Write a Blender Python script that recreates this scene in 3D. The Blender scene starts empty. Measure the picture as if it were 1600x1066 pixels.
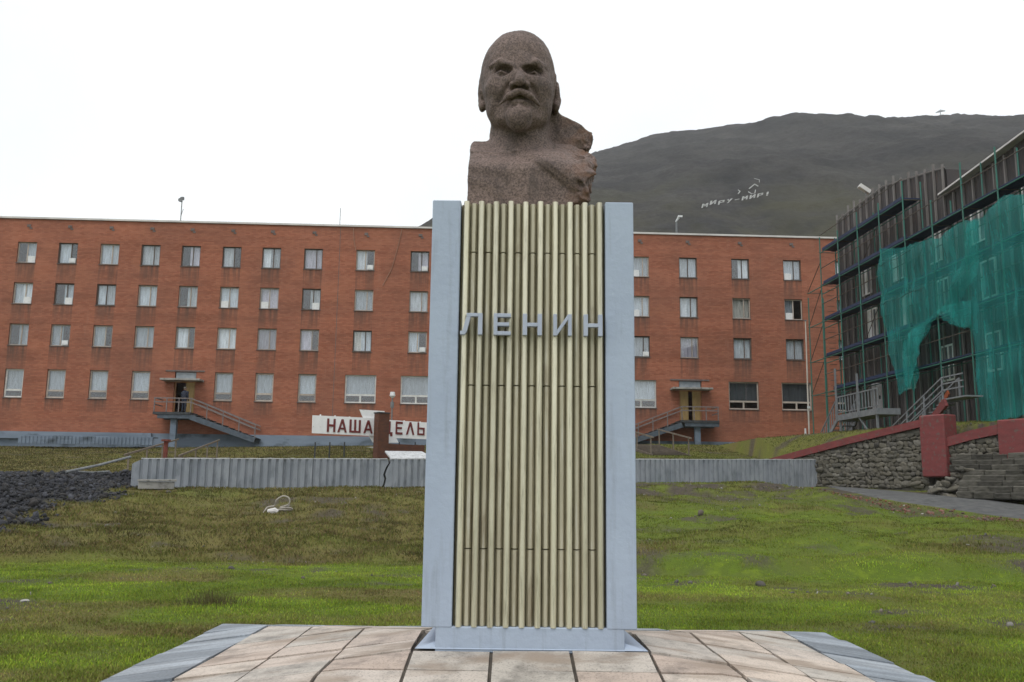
import bpy, bmesh, math, random
import numpy as np
from mathutils import Vector, Matrix
from math import sin, cos, pi, radians

random.seed(7)
rng = np.random.default_rng(11)
SC = bpy.context.scene
COL = SC.collection

# ---------------------------------------------------------------- camera
cam_d = bpy.data.cameras.new('camera')
cam = bpy.data.objects.new('camera', cam_d)
COL.objects.link(cam)
cam_d.sensor_width = 36.0
cam_d.lens = 36.0 * 1410.0 / 1600.0
cam_d.clip_start = 0.1
cam_d.clip_end = 6000.0
_p, _r = radians(9.2), 0.0127
_F = Vector((0, cos(_p), sin(_p)))
_R0, _U0 = Vector((1, 0, 0)), Vector((0, -sin(_p), cos(_p)))
_R = _R0 * cos(_r) + _U0 * sin(_r)
_U = -_R0 * sin(_r) + _U0 * cos(_r)
CAM = Vector((-0.15, -7.0, 1.2))
cam.matrix_world = Matrix(((_R.x, _U.x, -_F.x, CAM.x), (_R.y, _U.y, -_F.y, CAM.y),
                           (_R.z, _U.z, -_F.z, CAM.z), (0, 0, 0, 1)))
SC.camera = cam

# ---------------------------------------------------------------- overcast sky + soft sun
SUN_EL, SUN_AZ = radians(58), radians(205)      # azimuth clockwise from +Y
world = bpy.data.worlds.new('World')
SC.world = world
world.use_nodes = True
wn = world.node_tree
wn.nodes.clear()
wo = wn.nodes.new('ShaderNodeOutputWorld')
wb = wn.nodes.new('ShaderNodeBackground')
wb.inputs['Strength'].default_value = 0.12
ws = wn.nodes.new('ShaderNodeTexSky')
ws.sky_type = 'NISHITA'
ws.sun_disc = False
ws.sun_elevation = SUN_EL
ws.sun_rotation = SUN_AZ
wtc = wn.nodes.new('ShaderNodeTexCoord')
wnz = wn.nodes.new('ShaderNodeTexNoise')
wnz.inputs['Scale'].default_value = 2.2
wnz.inputs['Detail'].default_value = 5
wn.links.new(wtc.outputs['Generated'], wnz.inputs['Vector'])
wr = wn.nodes.new('ShaderNodeValToRGB')
wr.color_ramp.elements[0].position = 0.30
wr.color_ramp.elements[0].color = (7.7, 8.15, 8.4, 1)
wr.color_ramp.elements[1].position = 0.66
wr.color_ramp.elements[1].color = (9.6, 9.8, 9.85, 1)
wn.links.new(wnz.outputs['Fac'], wr.inputs['Fac'])
wm = wn.nodes.new('ShaderNodeMixRGB')
wm.inputs['Fac'].default_value = 0.94
wn.links.new(ws.outputs['Color'], wm.inputs['Color1'])
wn.links.new(wr.outputs['Color'], wm.inputs['Color2'])
wn.links.new(wm.outputs['Color'], wb.inputs['Color'])
wn.links.new(wb.outputs['Background'], wo.inputs['Surface'])

sun_d = bpy.data.lights.new('sun', 'SUN')
sun_d.energy = 1.3
sun_d.angle = radians(30)
sun_d.color = (1.0, 0.97, 0.93)
sun = bpy.data.objects.new('sun', sun_d)
COL.objects.link(sun)
_sd = Vector((sin(SUN_AZ) * cos(SUN_EL), cos(SUN_AZ) * cos(SUN_EL), sin(SUN_EL)))
sun.rotation_euler = _sd.to_track_quat('Z', 'Y').to_euler()
sun.location = _sd * 80

SC.view_settings.view_transform = 'Standard'
SC.view_settings.look = 'None'
SC.view_settings.exposure = 0.10
SC.view_settings.gamma = 1.0
SC.view_settings.use_curve_mapping = False
SC.render.engine = 'CYCLES'
SC.cycles.max_bounces = 6
SC.cycles.transparent_max_bounces = 12
SC.cycles.use_denoising = True
SC.cycles.denoiser = 'OPENIMAGEDENOISE'
SC.cycles.use_adaptive_sampling = False
SC.cycles.sampling_pattern = 'BLUE_NOISE'
SC.cycles.volume_bounces = 2

# ---------------------------------------------------------------- materials
def _nodes(name):
    m = bpy.data.materials.new(name)
    m.use_nodes = True
    nt = m.node_tree
    b = nt.nodes['Principled BSDF']
    return m, nt, b

def noise_node(nt, scale, detail=5, stretch=(1, 1, 1), rough=0.55, vec=None):
    if vec is None:
        tc = nt.nodes.new('ShaderNodeTexCoord')
        vec = tc.outputs['Object']
    mp = nt.nodes.new('ShaderNodeMapping')
    mp.inputs['Scale'].default_value = stretch
    nt.links.new(vec, mp.inputs['Vector'])
    n = nt.nodes.new('ShaderNodeTexNoise')
    n.inputs['Scale'].default_value = scale
    n.inputs['Detail'].default_value = detail
    n.inputs['Roughness'].default_value = rough
    nt.links.new(mp.outputs['Vector'], n.inputs['Vector'])
    return n.outputs['Fac']

def ramp(nt, fac, stops):
    r = nt.nodes.new('ShaderNodeValToRGB')
    els = r.color_ramp.elements
    while len(els) < len(stops):
        els.new(0.5)
    for e, (p, c) in zip(els, stops):
        e.position = p
        e.color = (c, c, c, 1) if isinstance(c, (int, float)) else (*c, 1)
    nt.links.new(fac, r.inputs['Fac'])
    return r.outputs['Color']

def mixc(nt, fac, a, b, mode='MIX'):
    m = nt.nodes.new('ShaderNodeMixRGB')
    m.blend_type = mode
    for sock, v in ((m.inputs['Fac'], fac), (m.inputs['Color1'], a), (m.inputs['Color2'], b)):
        if isinstance(v, (int, float)):
            sock.default_value = v if sock.name == 'Fac' else (v, v, v, 1)
        elif isinstance(v, tuple):
            sock.default_value = (*v, 1)
        else:
            nt.links.new(v, sock)
    return m.outputs['Color']

def bump(nt, b, fac, strength, dist):
    n = nt.nodes.new('ShaderNodeBump')
    n.inputs['Strength'].default_value = strength
    n.inputs['Distance'].default_value = dist
    nt.links.new(fac, n.inputs['Height'])
    nt.links.new(n.outputs['Normal'], b.inputs['Normal'])

def mat(name, c1, c2=None, scale=4, stretch=(1, 1, 1), rough=0.8, lo=0.35, hi=0.65, metal=0.0,
        bs=0.0, bscale=60, bd=0.01, c3=None, s3=30, st3=(1, 1, 1), lo3=0.55, hi3=0.7, rnd=0.0):
    """Principled material: two colours mixed by stretched noise, an optional third by a second noise,
    optional per-object brightness change, optional fine bump."""
    m, nt, b = _nodes(name)
    c2 = c2 or tuple(x * 0.8 for x in c1)
    col = ramp(nt, noise_node(nt, scale, 6, stretch), [(lo, c1), (hi, c2)])
    if c3:
        f = ramp(nt, noise_node(nt, s3, 5, st3), [(lo3, 0.0), (hi3, 1.0)])
        col = mixc(nt, f, col, c3)
    if rnd:
        oi = nt.nodes.new('ShaderNodeObjectInfo')
        f = ramp(nt, oi.outputs['Random'], [(0, 1 - rnd), (1, 1 + rnd)])
        col = mixc(nt, 1.0, col, f, 'MULTIPLY')
    nt.links.new(col, b.inputs['Base Color'])
    b.inputs['Roughness'].default_value = rough
    b.inputs['Metallic'].default_value = metal
    b.inputs['Specular IOR Level'].default_value = 0.35
    if bs:
        bump(nt, b, noise_node(nt, bscale, 5), bs, bd)
    return m

# ---------------------------------------------------------------- mesh building
class MB:
    def __init__(s):
        s.v, s.f = [], []
    def poly(s, vs, fs):
        o = len(s.v)
        s.v += [tuple(v) for v in vs]
        s.f += [tuple(i + o for i in f) for f in fs]
        return s
    def box(s, x0, x1, y0, y1, z0, z1):
        return s.poly([(x0, y0, z0), (x1, y0, z0), (x1, y1, z0), (x0, y1, z0), (x0, y0, z1), (x1, y0, z1), (x1, y1, z1), (x0, y1, z1)],
                      [(0, 3, 2, 1), (4, 5, 6, 7), (0, 1, 5, 4), (1, 2, 6, 5), (2, 3, 7, 6), (3, 0, 4, 7)])
    def prism(s, pts, y0, y1):
        """outline in x,z (counter-clockwise seen from -y) pushed from y0 to y1"""
        n = len(pts)
        return s.poly([(x, y0, z) for x, z in pts] + [(x, y1, z) for x, z in pts],
                      [tuple(range(n)), tuple(range(2 * n - 1, n - 1, -1))] +
                      [(i, i + n, (i + 1) % n + n, (i + 1) % n) for i in range(n)])
    def bar(s, a, b, w, h=None, up=(0, 0, 1)):
        """square bar from a to b"""
        h = h or w
        a, b = Vector(a), Vector(b)
        d = (b - a).normalized()
        u = Vector(up)
        if abs(d.dot(u)) > 0.98:
            u = Vector((0, 1, 0))
        x = d.cross(u).normalized()
        u = x.cross(d).normalized()
        c = [x * i * w / 2 + u * j * h / 2 for i, j in ((-1, -1), (1, -1), (1, 1), (-1, 1))]
        return s.poly([a + k for k in c] + [b + k for k in c],
                      [(0, 1, 2, 3), (7, 6, 5, 4), (0, 4, 5, 1), (1, 5, 6, 2), (2, 6, 7, 3), (3, 7, 4, 0)])
    def tube(s, pts, r, n=8):
        pts = [Vector(p) for p in pts]
        rs = r if isinstance(r, (list, tuple)) else [r] * len(pts)
        vs, fs = [], []
        x = None
        for i, p in enumerate(pts):
            d = (pts[min(i + 1, len(pts) - 1)] - pts[max(i - 1, 0)]).normalized()
            if x is None:
                u = Vector((0, 0, 1)) if abs(d.z) < 0.9 else Vector((0, 1, 0))
                x = d.cross(u).normalized()
            x = (x - d * x.dot(d)).normalized()
            y = d.cross(x)
            vs += [p + (x * cos(2 * pi * k / n) + y * sin(2 * pi * k / n)) * rs[i] for k in range(n)]
        for i in range(len(pts) - 1):
            fs += [(i * n + k, i * n + (k + 1) % n, (i + 1) * n + (k + 1) % n, (i + 1) * n + k) for k in range(n)]
        m = (len(pts) - 1) * n
        fs += [tuple(range(n - 1, -1, -1)), tuple(range(m, m + n))]
        return s.poly(vs, fs)
    def mesh(s, name, m, smooth=False, bevel=0):
        me = bpy.data.meshes.new(name)
        me.from_pydata(s.v, [], s.f)
        if bevel:
            bm = bmesh.new()
            bm.from_mesh(me)
            bmesh.ops.bevel(bm, geom=list(bm.edges), offset=bevel, segments=1, affect='EDGES', clamp_overlap=True)
            bm.to_mesh(me)
            bm.free()
        if m:
            me.materials.append(m)
        if smooth:
            me.polygons.foreach_set('use_smooth', [True] * len(me.polygons))
        me.update()
        return me

def np_mesh(name, v, quads, m, smooth=True):
    me = bpy.data.meshes.new(name)
    n = quads.shape[1]
    me.vertices.add(len(v))
    me.vertices.foreach_set('co', np.asarray(v, np.float32).ravel())
    me.loops.add(quads.size)
    me.loops.foreach_set('vertex_index', quads.astype(np.int32).ravel())
    me.polygons.add(len(quads))
    me.polygons.foreach_set('loop_start', np.arange(0, quads.size, n, dtype=np.int32))
    if smooth:
        me.polygons.foreach_set('use_smooth', np.ones(len(quads), bool))
    me.update(calc_edges=True)
    me.validate()
    if m:
        me.materials.append(m)
    return me

MW = {}
def link(name, data, parent=None, loc=(0, 0, 0), rz=0.0, scale=None):
    o = bpy.data.objects.new(name, data)
    COL.objects.link(o)
    o.location = loc
    o.rotation_euler = (0, 0, rz)
    if scale:
        o.scale = scale
    M = Matrix.Translation(Vector(loc)) @ Matrix.Rotation(rz, 4, 'Z')
    if parent:
        o.parent = parent
        M = MW[parent.name] @ M
    MW[o.name] = M
    return o

def thing(name, label, cat, loc=(0, 0, 0), rz=0.0, group=None):
    o = link(name, None, None, loc, rz)
    o.empty_display_size = 0.2
    return tag(o, label, cat, group)

def tag(o, label, cat, group=None):
    o['label'], o['category'] = label, cat
    if group:
        o['group'] = group
    return o

def part(name, mb, m, parent, smooth=False, bevel=0, loc=(0, 0, 0), rz=0.0, label=None):
    """mesh child in its parent's own coordinates"""
    o = link(name, mb.mesh(name, m, smooth, bevel), parent, loc, rz)
    if label:
        o['label'] = label
    return o

def wpart(name, mb, m, parent, **k):
    """mesh child whose vertices were given in world coordinates"""
    inv = MW[parent.name].inverted()
    mb.v = [tuple(inv @ Vector(v)) for v in mb.v]
    return part(name, mb, m, parent, **k)

def struct(o):
    o['kind'] = 'structure'
    return o

def stuff(o):
    o['kind'] = 'stuff'
    return o

def copy_tree(o, parent=None, loc=None):
    c = o.copy()
    COL.objects.link(c)
    if parent:
        c.parent = parent
    if loc is not None:
        c.location = loc
    for ch in list(o.children):
        copy_tree(ch, c)
    return c

# a point of the photograph on a plane that stands at a known distance (survey of where things stand)
def ray(px, py):
    return _F + _R * ((px - 800) / 1410) + _U * ((533 - py) / 1410)
def atY(px, py, Y):
    d = ray(px, py)
    return CAM + d * ((Y - CAM.y) / d.y)
def atP(px, py, P0, n):
    d = ray(px, py)
    return CAM + d * ((P0 - CAM).dot(n) / d.dot(n))

def vnoise(x, y, seed=0):
    """smooth value noise on numpy arrays, 0..1"""
    x, y = np.asarray(x, float), np.asarray(y, float)
    xi, yi = np.floor(x).astype(np.int64), np.floor(y).astype(np.int64)
    fx, fy = x - xi, y - yi
    fx, fy = fx * fx * (3 - 2 * fx), fy * fy * (3 - 2 * fy)
    def h(a, b):
        n = (a * 374761393 + b * 668265263 + seed * 1442695041) & 0x7fffffff
        n = ((n ^ (n >> 13)) * 1274126177) & 0x7fffffff
        return ((n ^ (n >> 16)) & 0xffff) / 65535.0
    return (h(xi, yi) * (1 - fx) + h(xi + 1, yi) * fx) * (1 - fy) + (h(xi, yi + 1) * (1 - fx) + h(xi + 1, yi + 1) * fx) * fy

def fbm(x, y, oct=4, seed=0, gain=0.5):
    t, a, s = 0, 1.0, 0
    for k in range(oct):
        t = t + a * vnoise(np.asarray(x) * 2 ** k, np.asarray(y) * 2 ** k, seed + k)
        s += a
        a *= gain
    return t / s

def sstep(a, b, x):
    t = np.clip((np.asarray(x, float) - a) / (b - a), 0, 1)
    return t * t * (3 - 2 * t)
# ---------------------------------------------------------------- ground
FA, FB = Vector((-12.6, 23.0)), Vector((14.25, 35.0))       # corrugated fence, left to right end
WA, WB = Vector((12.6, 38.0)), Vector((19.4, 23.93))         # stone retaining wall

def fence_y(x):
    return FA.y + (x - FA.x) * (FB.y - FA.y) / (FB.x - FA.x)
def wall_y(x):
    return WA.y + (x - WA.x) * (WB.y - WA.y) / (WB.x - WA.x)
def coping_z(x):
    return np.interp(x, [12.6, 16.7, 17.25, 17.3, 18.4], [2.62, 4.13, 4.25, 3.42, 3.80])

def ground_z(x, y, detail=True):
    x, y = np.asarray(x, float), np.asarray(y, float)
    onw = sstep(13.2, 13.8, x)
    yl = fence_y(np.clip(x, -30, 15)) * (1 - onw) + wall_y(np.clip(x, 13, 23)) * onw
    zf = (0.93 + 0.70 * np.clip((x + 12.6) / 26.8, -0.2, 1)) * (1 - onw) + np.interp(x, [13, 17, 19], [1.66, 1.38, 1.2]) * onw
    left = sstep(-12.0, -14.5, x)
    step = (0.80 + 0.0 * x) * (1 - left) + 0.05 * left
    zb = (zf + step) * (1 - onw) + (np.interp(x, [12.6, 16.7, 18], [2.40, 3.75, 3.9]) - 0.05) * onw
    yb = 11.3 + 2.4 * (vnoise(x * 0.22 + 4, x * 0 + 2, 3) - 0.5) * 2 + 0.03 * x
    t = np.clip((y - yb) / (yl - 1.2 - yb), 0, 1)
    s = 0.62 * t + 0.38 * t * t * (3 - 2 * t)
    s = np.where(t < 0.12, s * (t / 0.12) ** 0.5, s)
    rn = 0.05 * (fbm(x * 0.9, y * 0.9, 3, 17) - 0.5)
    front = -0.42 + (zf + 0.42) * s + (0.12 + 0.14 * sstep(0, 3, x)) * sstep(0.015, 0.05, t + rn) * (1 - sstep(0.15, 0.6, t))
    zB = 3.40 + 0.68 * sstep(-30, 12, x)
    zB = zB * (1 - sstep(14, 18, x)) + 4.15 * sstep(14, 18, x)
    run = np.where(x > 13.5, 7.0, 19.0)
    q = np.clip((y - yl - 0.6) / np.where(x > 13.5, run, np.maximum(51.5 - yl, 5)), 0, 1)
    back = zb + (zB - zb) * q ** np.where(x > 13.5, 1.0, 1.35)
    k = np.clip((y - yl - 0.30) / 0.30, 0, 1)
    k = k * (1 - left) + np.clip((y - yl) / 3, 0, 1) * left
    z = front * (1 - k) + back * k
    # slag banked up at the far left
    z = z + 0.5 * sstep(-11.6, -14.6, x) * sstep(12.2, 16.0, y) * sstep(27.0, 23.5, y)
    if detail:
        amp = sstep(5.2, 9, np.hypot(x, y - 1))
        far = 1 - sstep(34, 44, y) * 0.6
        bank = sstep(0.0, 0.2, t) * (1 - sstep(0.85, 1.0, t)) * (y < yl)
        z = z + amp * far * (0.16 * (fbm(x * 0.28, y * 0.28, 3, 5) - 0.5) + 0.10 * (fbm(x * 1.1, y * 1.1, 3, 9) - 0.5))
        z = z + bank * (0.42 * (fbm(x * 0.45 + 7, y * 0.6, 3, 21) - 0.5) + 0.20 * (fbm(x * 1.7, y * 2.2, 2, 33) - 0.5))
    # level strip under the asphalt
    pr = path_mask(x, y)
    z = z * (1 - pr) + path_z(y) * pr
    return z

PC = [(13.9, 33.0), (14.1, 29.5), (14.7, 25.5), (16.6, 21.8), (20.0, 18.2), (26, 15)]     # middle of the asphalt path
def path_dist(x, y):
    d = np.full(np.shape(x), 1e9)
    for (ax, ay), (bx, by) in zip(PC[:-1], PC[1:]):
        dx, dy = bx - ax, by - ay
        t = np.clip(((x - ax) * dx + (y - ay) * dy) / (dx * dx + dy * dy), 0, 1)
        d = np.minimum(d, np.hypot(x - ax - t * dx, y - ay - t * dy))
    return d
def path_z(y):
    return np.interp(y, [18, 21.5, 25, 29, 33], [0.15, 0.52, 0.92, 1.20, 1.38])
def path_mask(x, y):
    return 1 - sstep(2.0, 3.6, path_dist(np.asarray(x, float), np.asarray(y, float)))

def gz(x, y):
    return float(ground_z(np.array([x]), np.array([y]))[0])

# colour fields that belong to the ground itself: bare earth, slag, dry grass, lush moss
def soil(x, y):
    x, y = np.asarray(x, float), np.asarray(y, float)
    n1, n2 = fbm(x * 0.35, y * 0.5, 4, 41), fbm(x * 1.3, y * 1.6, 4, 55)
    yl = np.where(x > 13.5, wall_y(np.clip(x, 13, 23)), fence_y(np.clip(x, -30, 15)))
    t = np.clip((y - 11.3) / (yl - 11.3), 0, 1.2)
    bare = sstep(0.57, 0.68, n1 * 0.5 + n2 * 0.5) * 0.85
    top = np.where(x > 1.5, sstep(0.42, 0.75, t), sstep(0.70, 1.0, t)) * (y < yl + 1)
    bare = np.maximum(bare, top * sstep(0.36, 0.56, n2) * np.where(x > 1.5, 1.0, 0.35))
    bare = np.maximum(bare, sstep(0.4, 0.6, n2) * sstep(0.25, 0.1, np.abs(y - 1.6 - 0.12 * x + 1.2 * (n1 - 0.5)) / 2.2) * (np.abs(x) > 4.8) * 0.9)
    for (cx, cy, r) in ((7.0, 8.8, 1.2), (8.5, 6.5, 1.0), (-7.5, 5.2, 1.3), (11.5, 13.0, 2.0), (10.5, 11.0, 1.2)):
        bare = np.maximum(bare, sstep(1.25, 0.35, np.hypot((x - cx) / r, (y - cy) / (r * 0.6)) + (n2 - 0.5) * 1.2))
    slag = sstep(-0.5, 0.5, -11.75 - 0.07 * (y - 14) - x + 2.4 * (n2 - 0.5)) * sstep(12.4, 13.8, y + (n1 - 0.5) * 2) * sstep(27.0, 25.6, y) * sstep(-27, -25, x)
    slag = np.maximum(slag, sstep(1.1, 0.8, np.hypot((x + 12.5) / 2.2, (y - 24.6) / 2.2) + (n2 - 0.5) * 0.4))
    patch = sstep(0.50, 0.66, fbm(x * 0.33 + 11, y * 0.55 + 3, 3, 77)) * np.where(x < 0, 0.80, 0.45)
    dry = np.clip(patch + 0.08 + 0.95 * sstep(0.0, 0.14, t) * (0.35 + 0.65 * sstep(6, -3, x)) + 1.1 * (fbm(x * 0.5 + 3, y * 0.7, 3, 71) - 0.55), 0, 1)
    dry = np.where(t > 0.16, np.maximum(dry, 0.35 + 0.5 * (n2 - 0.3)), dry)
    lushr = sstep(0.10, 0.25, t) * sstep(0.70, 0.50, t) * sstep(0.5, 4, x) * sstep(0.40, 0.55, n1)
    dry = dry * (1 - 0.8 * lushr)
    dry = np.where(y > yl, np.maximum(dry, 0.62 + 0.5 * (n1 - 0.5)), dry)
    rubble = sstep(0.9, 0.1, np.abs(path_dist(x, y) - 2.8) + (n2 - 0.5)) * (x < np.interp(y, [18.2, 21.8, 25.5, 29.5], [20.5, 17.2, 15.4, 14.6])) * (y < 27)
    return bare, slag, np.clip(dry, 0, 1), rubble

def axis(a, b, step, far, grow=1.35):
    c = list(np.arange(a, b + step / 2, step))
    s = step
    while c[-1] < far:
        s *= grow; c.append(c[-1] + s)
    s = step
    while c[0] > -far:
        s *= grow; c.insert(0, c[0] - s)
    return np.array(c)

def vcol(me, name, arr):
    a = me.color_attributes.new(name, 'FLOAT_COLOR', 'POINT')
    a.data.foreach_set('color', np.concatenate([arr, np.ones((len(arr), 4 - arr.shape[1]))], 1).astype(np.float32).ravel())

GRASS_LUSH, GRASS_DRY, EARTH, SLAG, BRICKDUST = (0.110, 0.170, 0.016), (0.118, 0.112, 0.030), (0.075, 0.062, 0.048), (0.030, 0.031, 0.036), (0.20, 0.075, 0.045)

gx, gy = axis(-34, 30, 0.22, 620), axis(-8, 62, 0.22, 700)
GX, GY = np.meshgrid(gx, gy, indexing='xy')
GZ = ground_z(GX.ravel(), GY.ravel())
nx_, ny_ = len(gx), len(gy)
ii = (np.arange(ny_ - 1)[:, None] * nx_ + np.arange(nx_ - 1)[None, :]).ravel()
gq = np.stack([ii, ii + 1, ii + nx_ + 1, ii + nx_], 1)

earth_m, nt, b = _nodes('earth_and_moss')
att = nt.nodes.new('ShaderNodeVertexColor'); att.layer_name = 'soil'
sp = nt.nodes.new('ShaderNodeSeparateColor'); nt.links.new(att.outputs['Color'], sp.inputs['Color'])
lush = ramp(nt, noise_node(nt, 2.5, 8, rough=0.7), [(0.3, (0.120, 0.180, 0.016)), (0.5, (0.095, 0.135, 0.020)), (0.7, (0.170, 0.235, 0.020))])
dryc = ramp(nt, noise_node(nt, 3.1, 8, rough=0.7), [(0.3, (0.100, 0.096, 0.030)), (0.5, (0.150, 0.130, 0.042)), (0.7, (0.115, 0.096, 0.045))])
col = mixc(nt, sp.outputs['Blue'], lush, dryc)
ea = ramp(nt, noise_node(nt, 9, 8, rough=0.75), [(0.3, (0.045, 0.038, 0.032)), (0.55, (0.085, 0.070, 0.055)), (0.72, (0.15, 0.135, 0.115))])
col = mixc(nt, sp.outputs['Red'], col, ea)
sl_ = ramp(nt, noise_node(nt, 11, 8, rough=0.75), [(0.3, (0.018, 0.018, 0.021)), (0.7, (0.060, 0.061, 0.070))])
col = mixc(nt, sp.outputs['Green'], col, sl_)
nt.links.new(col, b.inputs['Base Color'])
b.inputs['Roughness'].default_value = 0.95
b.inputs['Specular IOR Level'].default_value = 0.15
bump(nt, b, noise_node(nt, 14, 8, rough=0.7), 0.9, 0.06)

gme = np_mesh('ground', np.stack([GX.ravel(), GY.ravel(), GZ], 1), gq, earth_m)
bare, slag, dry, rub = soil(GX.ravel(), GY.ravel())
vcol(gme, 'soil', np.stack([np.maximum(bare, rub * 0.8), slag, dry], 1))
struct(link('ground', gme))

# grass: single blades, each with the colour of the turf it grows in
def in_view(x, y, z, m=240):
    d = np.stack([x - CAM.x, y - CAM.y, z - CAM.z], 1)
    F_, R_, U_ = np.array(_F), np.array(_R), np.array(_U)
    w = d @ F_
    u, v = 800 + 1410 * (d @ R_) / w, 533 - 1410 * (d @ U_) / w
    return (w > 0.5) & (u > -m) & (u < 1600 + m) & (v > -m) & (v < 1066 + m * 3)

gm, nt, b = _nodes('grass_blade')
att = nt.nodes.new('ShaderNodeVertexColor'); att.layer_name = 'blade'
nt.links.new(att.outputs['Color'], b.inputs['Base Color'])
b.inputs['Roughness'].default_value = 0.75
b.inputs['Specular IOR Level'].default_value = 0.2

def blades(name, n, region, hlo, hhi, wid, seed):
    r = np.random.default_rng(seed)
    x0, x1, y0, y1 = region
    # density falls with distance
    u = r.uniform(0, 1, n * 3)
    D0, D1 = y0 + 7, y1 + 7
    D = D0 * (D1 / D0) ** (u ** 0.85)
    y = D - 7
    x = CAM.x + r.uniform(-0.76, 0.76, n * 3) * D
    z = ground_z(x, y)
    ba, sg, dr, rb = soil(x, y)
    clump = fbm(x * 2.2, y * 2.2, 3, 88)
    keep = (r.uniform(size=len(x)) > np.clip(ba * 0.85 + sg * 1.2 + rb * 0.7, 0, 1)) & (r.uniform(size=len(x)) < 0.25 + 1.2 * clump)
    keep &= (path_dist(x, y) > 2.0) & in_view(x, y, z)
    hx, hy = np.abs(x - 0.05), np.abs(y - 0.45)
    keep &= ~((hx < 3.42) & (hy < 2.95)) & (y < 54.8)
    x, y, z, dr, ba, clump, D = [a[keep][:n] for a in (x, y, z, dr, ba, clump, D)]
    m = len(x)
    hgt = r.uniform(hlo, hhi, m) * (0.5 + 1.0 * clump) * (0.7 + 1.1 * dr * sstep(17.5, 20, D)) * (1 + 0.006 * D) * np.where(y > fence_y(np.clip(x, -30, 15)), 0.8, 1.0)
    w = wid * (0.6 + 0.8 * r.uniform(size=m)) * (0.5 + D / 24)
    a = r.uniform(0, 2 * pi, m)
    lean = r.normal(0, 0.55, (m, 2)) * hgt[:, None] * (0.6 + 0.25 * dr[:, None])
    dx, dy = np.cos(a) * w / 2, np.sin(a) * w / 2
    v = np.empty((m, 4, 3))
    v[:, 0] = np.stack([x - dx, y - dy, z - 0.015], 1)
    v[:, 1] = np.stack([x + dx, y + dy, z - 0.015], 1)
    v[:, 2] = np.stack([x + dx * 0.7 + lean[:, 0] * 0.4, y + dy * 0.7 + lean[:, 1] * 0.4, z + hgt * 0.6], 1)
    v[:, 3] = np.stack([x + lean[:, 0], y + lean[:, 1], z + hgt], 1)
    lu = np.array([(0.140, 0.215, 0.018), (0.200, 0.275, 0.022), (0.100, 0.155, 0.020), (0.165, 0.180, 0.028)])
    dy_ = np.array([(0.190, 0.160, 0.055), (0.130, 0.125, 0.034), (0.155, 0.108, 0.052), (0.105, 0.122, 0.028)])
    k1, k2 = r.integers(0, 4, m), r.integers(0, 4, m)
    mixd = np.clip(dr + r.normal(0, 0.18, m), 0, 1)[:, None]
    tb = np.clip((y - 11.3) / (np.where(x > 13.5, wall_y(np.clip(x, 13, 23)), fence_y(np.clip(x, -30, 15))) - 11.3), 0, 1.2)
    bankf = sstep(-0.03, 0.09, tb + 0.16 * (fbm(x * 0.6 + 2, y * 0.5, 3, 141) - 0.5))
    big = (1.40 - (0.52 + 0.04 * sstep(3, -3, x)) * bankf)[:, None] * np.where(y > fence_y(np.clip(x, -30, 15)) + .5, 0.72, 1.0)[:, None] * (0.25 + 1.5 * fbm(x * 0.9 + 5, y * 1.3, 5, 131, 0.65))[:, None]
    mixd = np.clip(mixd + (bankf * (0.05 + 0.08 * sstep(3, -3, x)))[:, None], 0, 1)
    c = big * (lu[k1] * (1 - mixd) + dy_[k2] * mixd) * r.uniform(0.75, 1.2, (m, 1))
    i = np.arange(m) * 4
    q = np.concatenate([np.stack([i, i + 1, i + 2], 1), np.stack([i, i + 2, i + 3], 1)])
    me = np_mesh(name, v.reshape(-1, 3), q, gm, smooth=False)
    vcol(me, 'blade', np.repeat(c, 4, 0))
    return stuff(link(name, me))
blades('grass', 640000, (-25, 25, -2.0, 54), 0.018, 0.044, 0.012, 5)

# asphalt path
asphalt = mat('asphalt', (0.075, 0.076, 0.078), (0.115, 0.115, 0.113), 2.5, rough=0.9, bs=0.4, bscale=60, bd=0.01, c3=(0.05, 0.05, 0.05), s3=4)
pm = MB()
PN = []
for (ax, ay), (bx, by) in zip(PC[:-1], PC[1:]):
    for k in range(10):
        PN.append((ax + (bx - ax) * k / 10, ay + (by - ay) * k / 10))
rowv, rowi = [], []
for i in range(len(PN) - 1):
    d = (Vector(PN[i + 1]) - Vector(PN[i])).normalized()
    nrm = Vector((-d.y, d.x))
    hw = 1.9 * min(1, 0.05 + i / 20)
    for j in range(9):
        q = Vector(PN[i]) + nrm * hw * (j / 4 - 1) * (1 + 0.12 * (vnoise(np.array([i * 0.6]), np.array([j > 4]), 6)[0] - 0.5) * (j in (0, 8)))
        zz = float(path_z(q.y))
        pm.v.append((q.x, q.y, zz + (0.045 if 0 < j < 8 else -0.05)))
for i in range(len(PN) - 2):
    for j in range(8):
        a = i * 9 + j
        pm.f.append((a, a + 1, a + 10, a + 9))
struct(link('asphalt_path', pm.mesh('asphalt_path', asphalt)))

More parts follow.
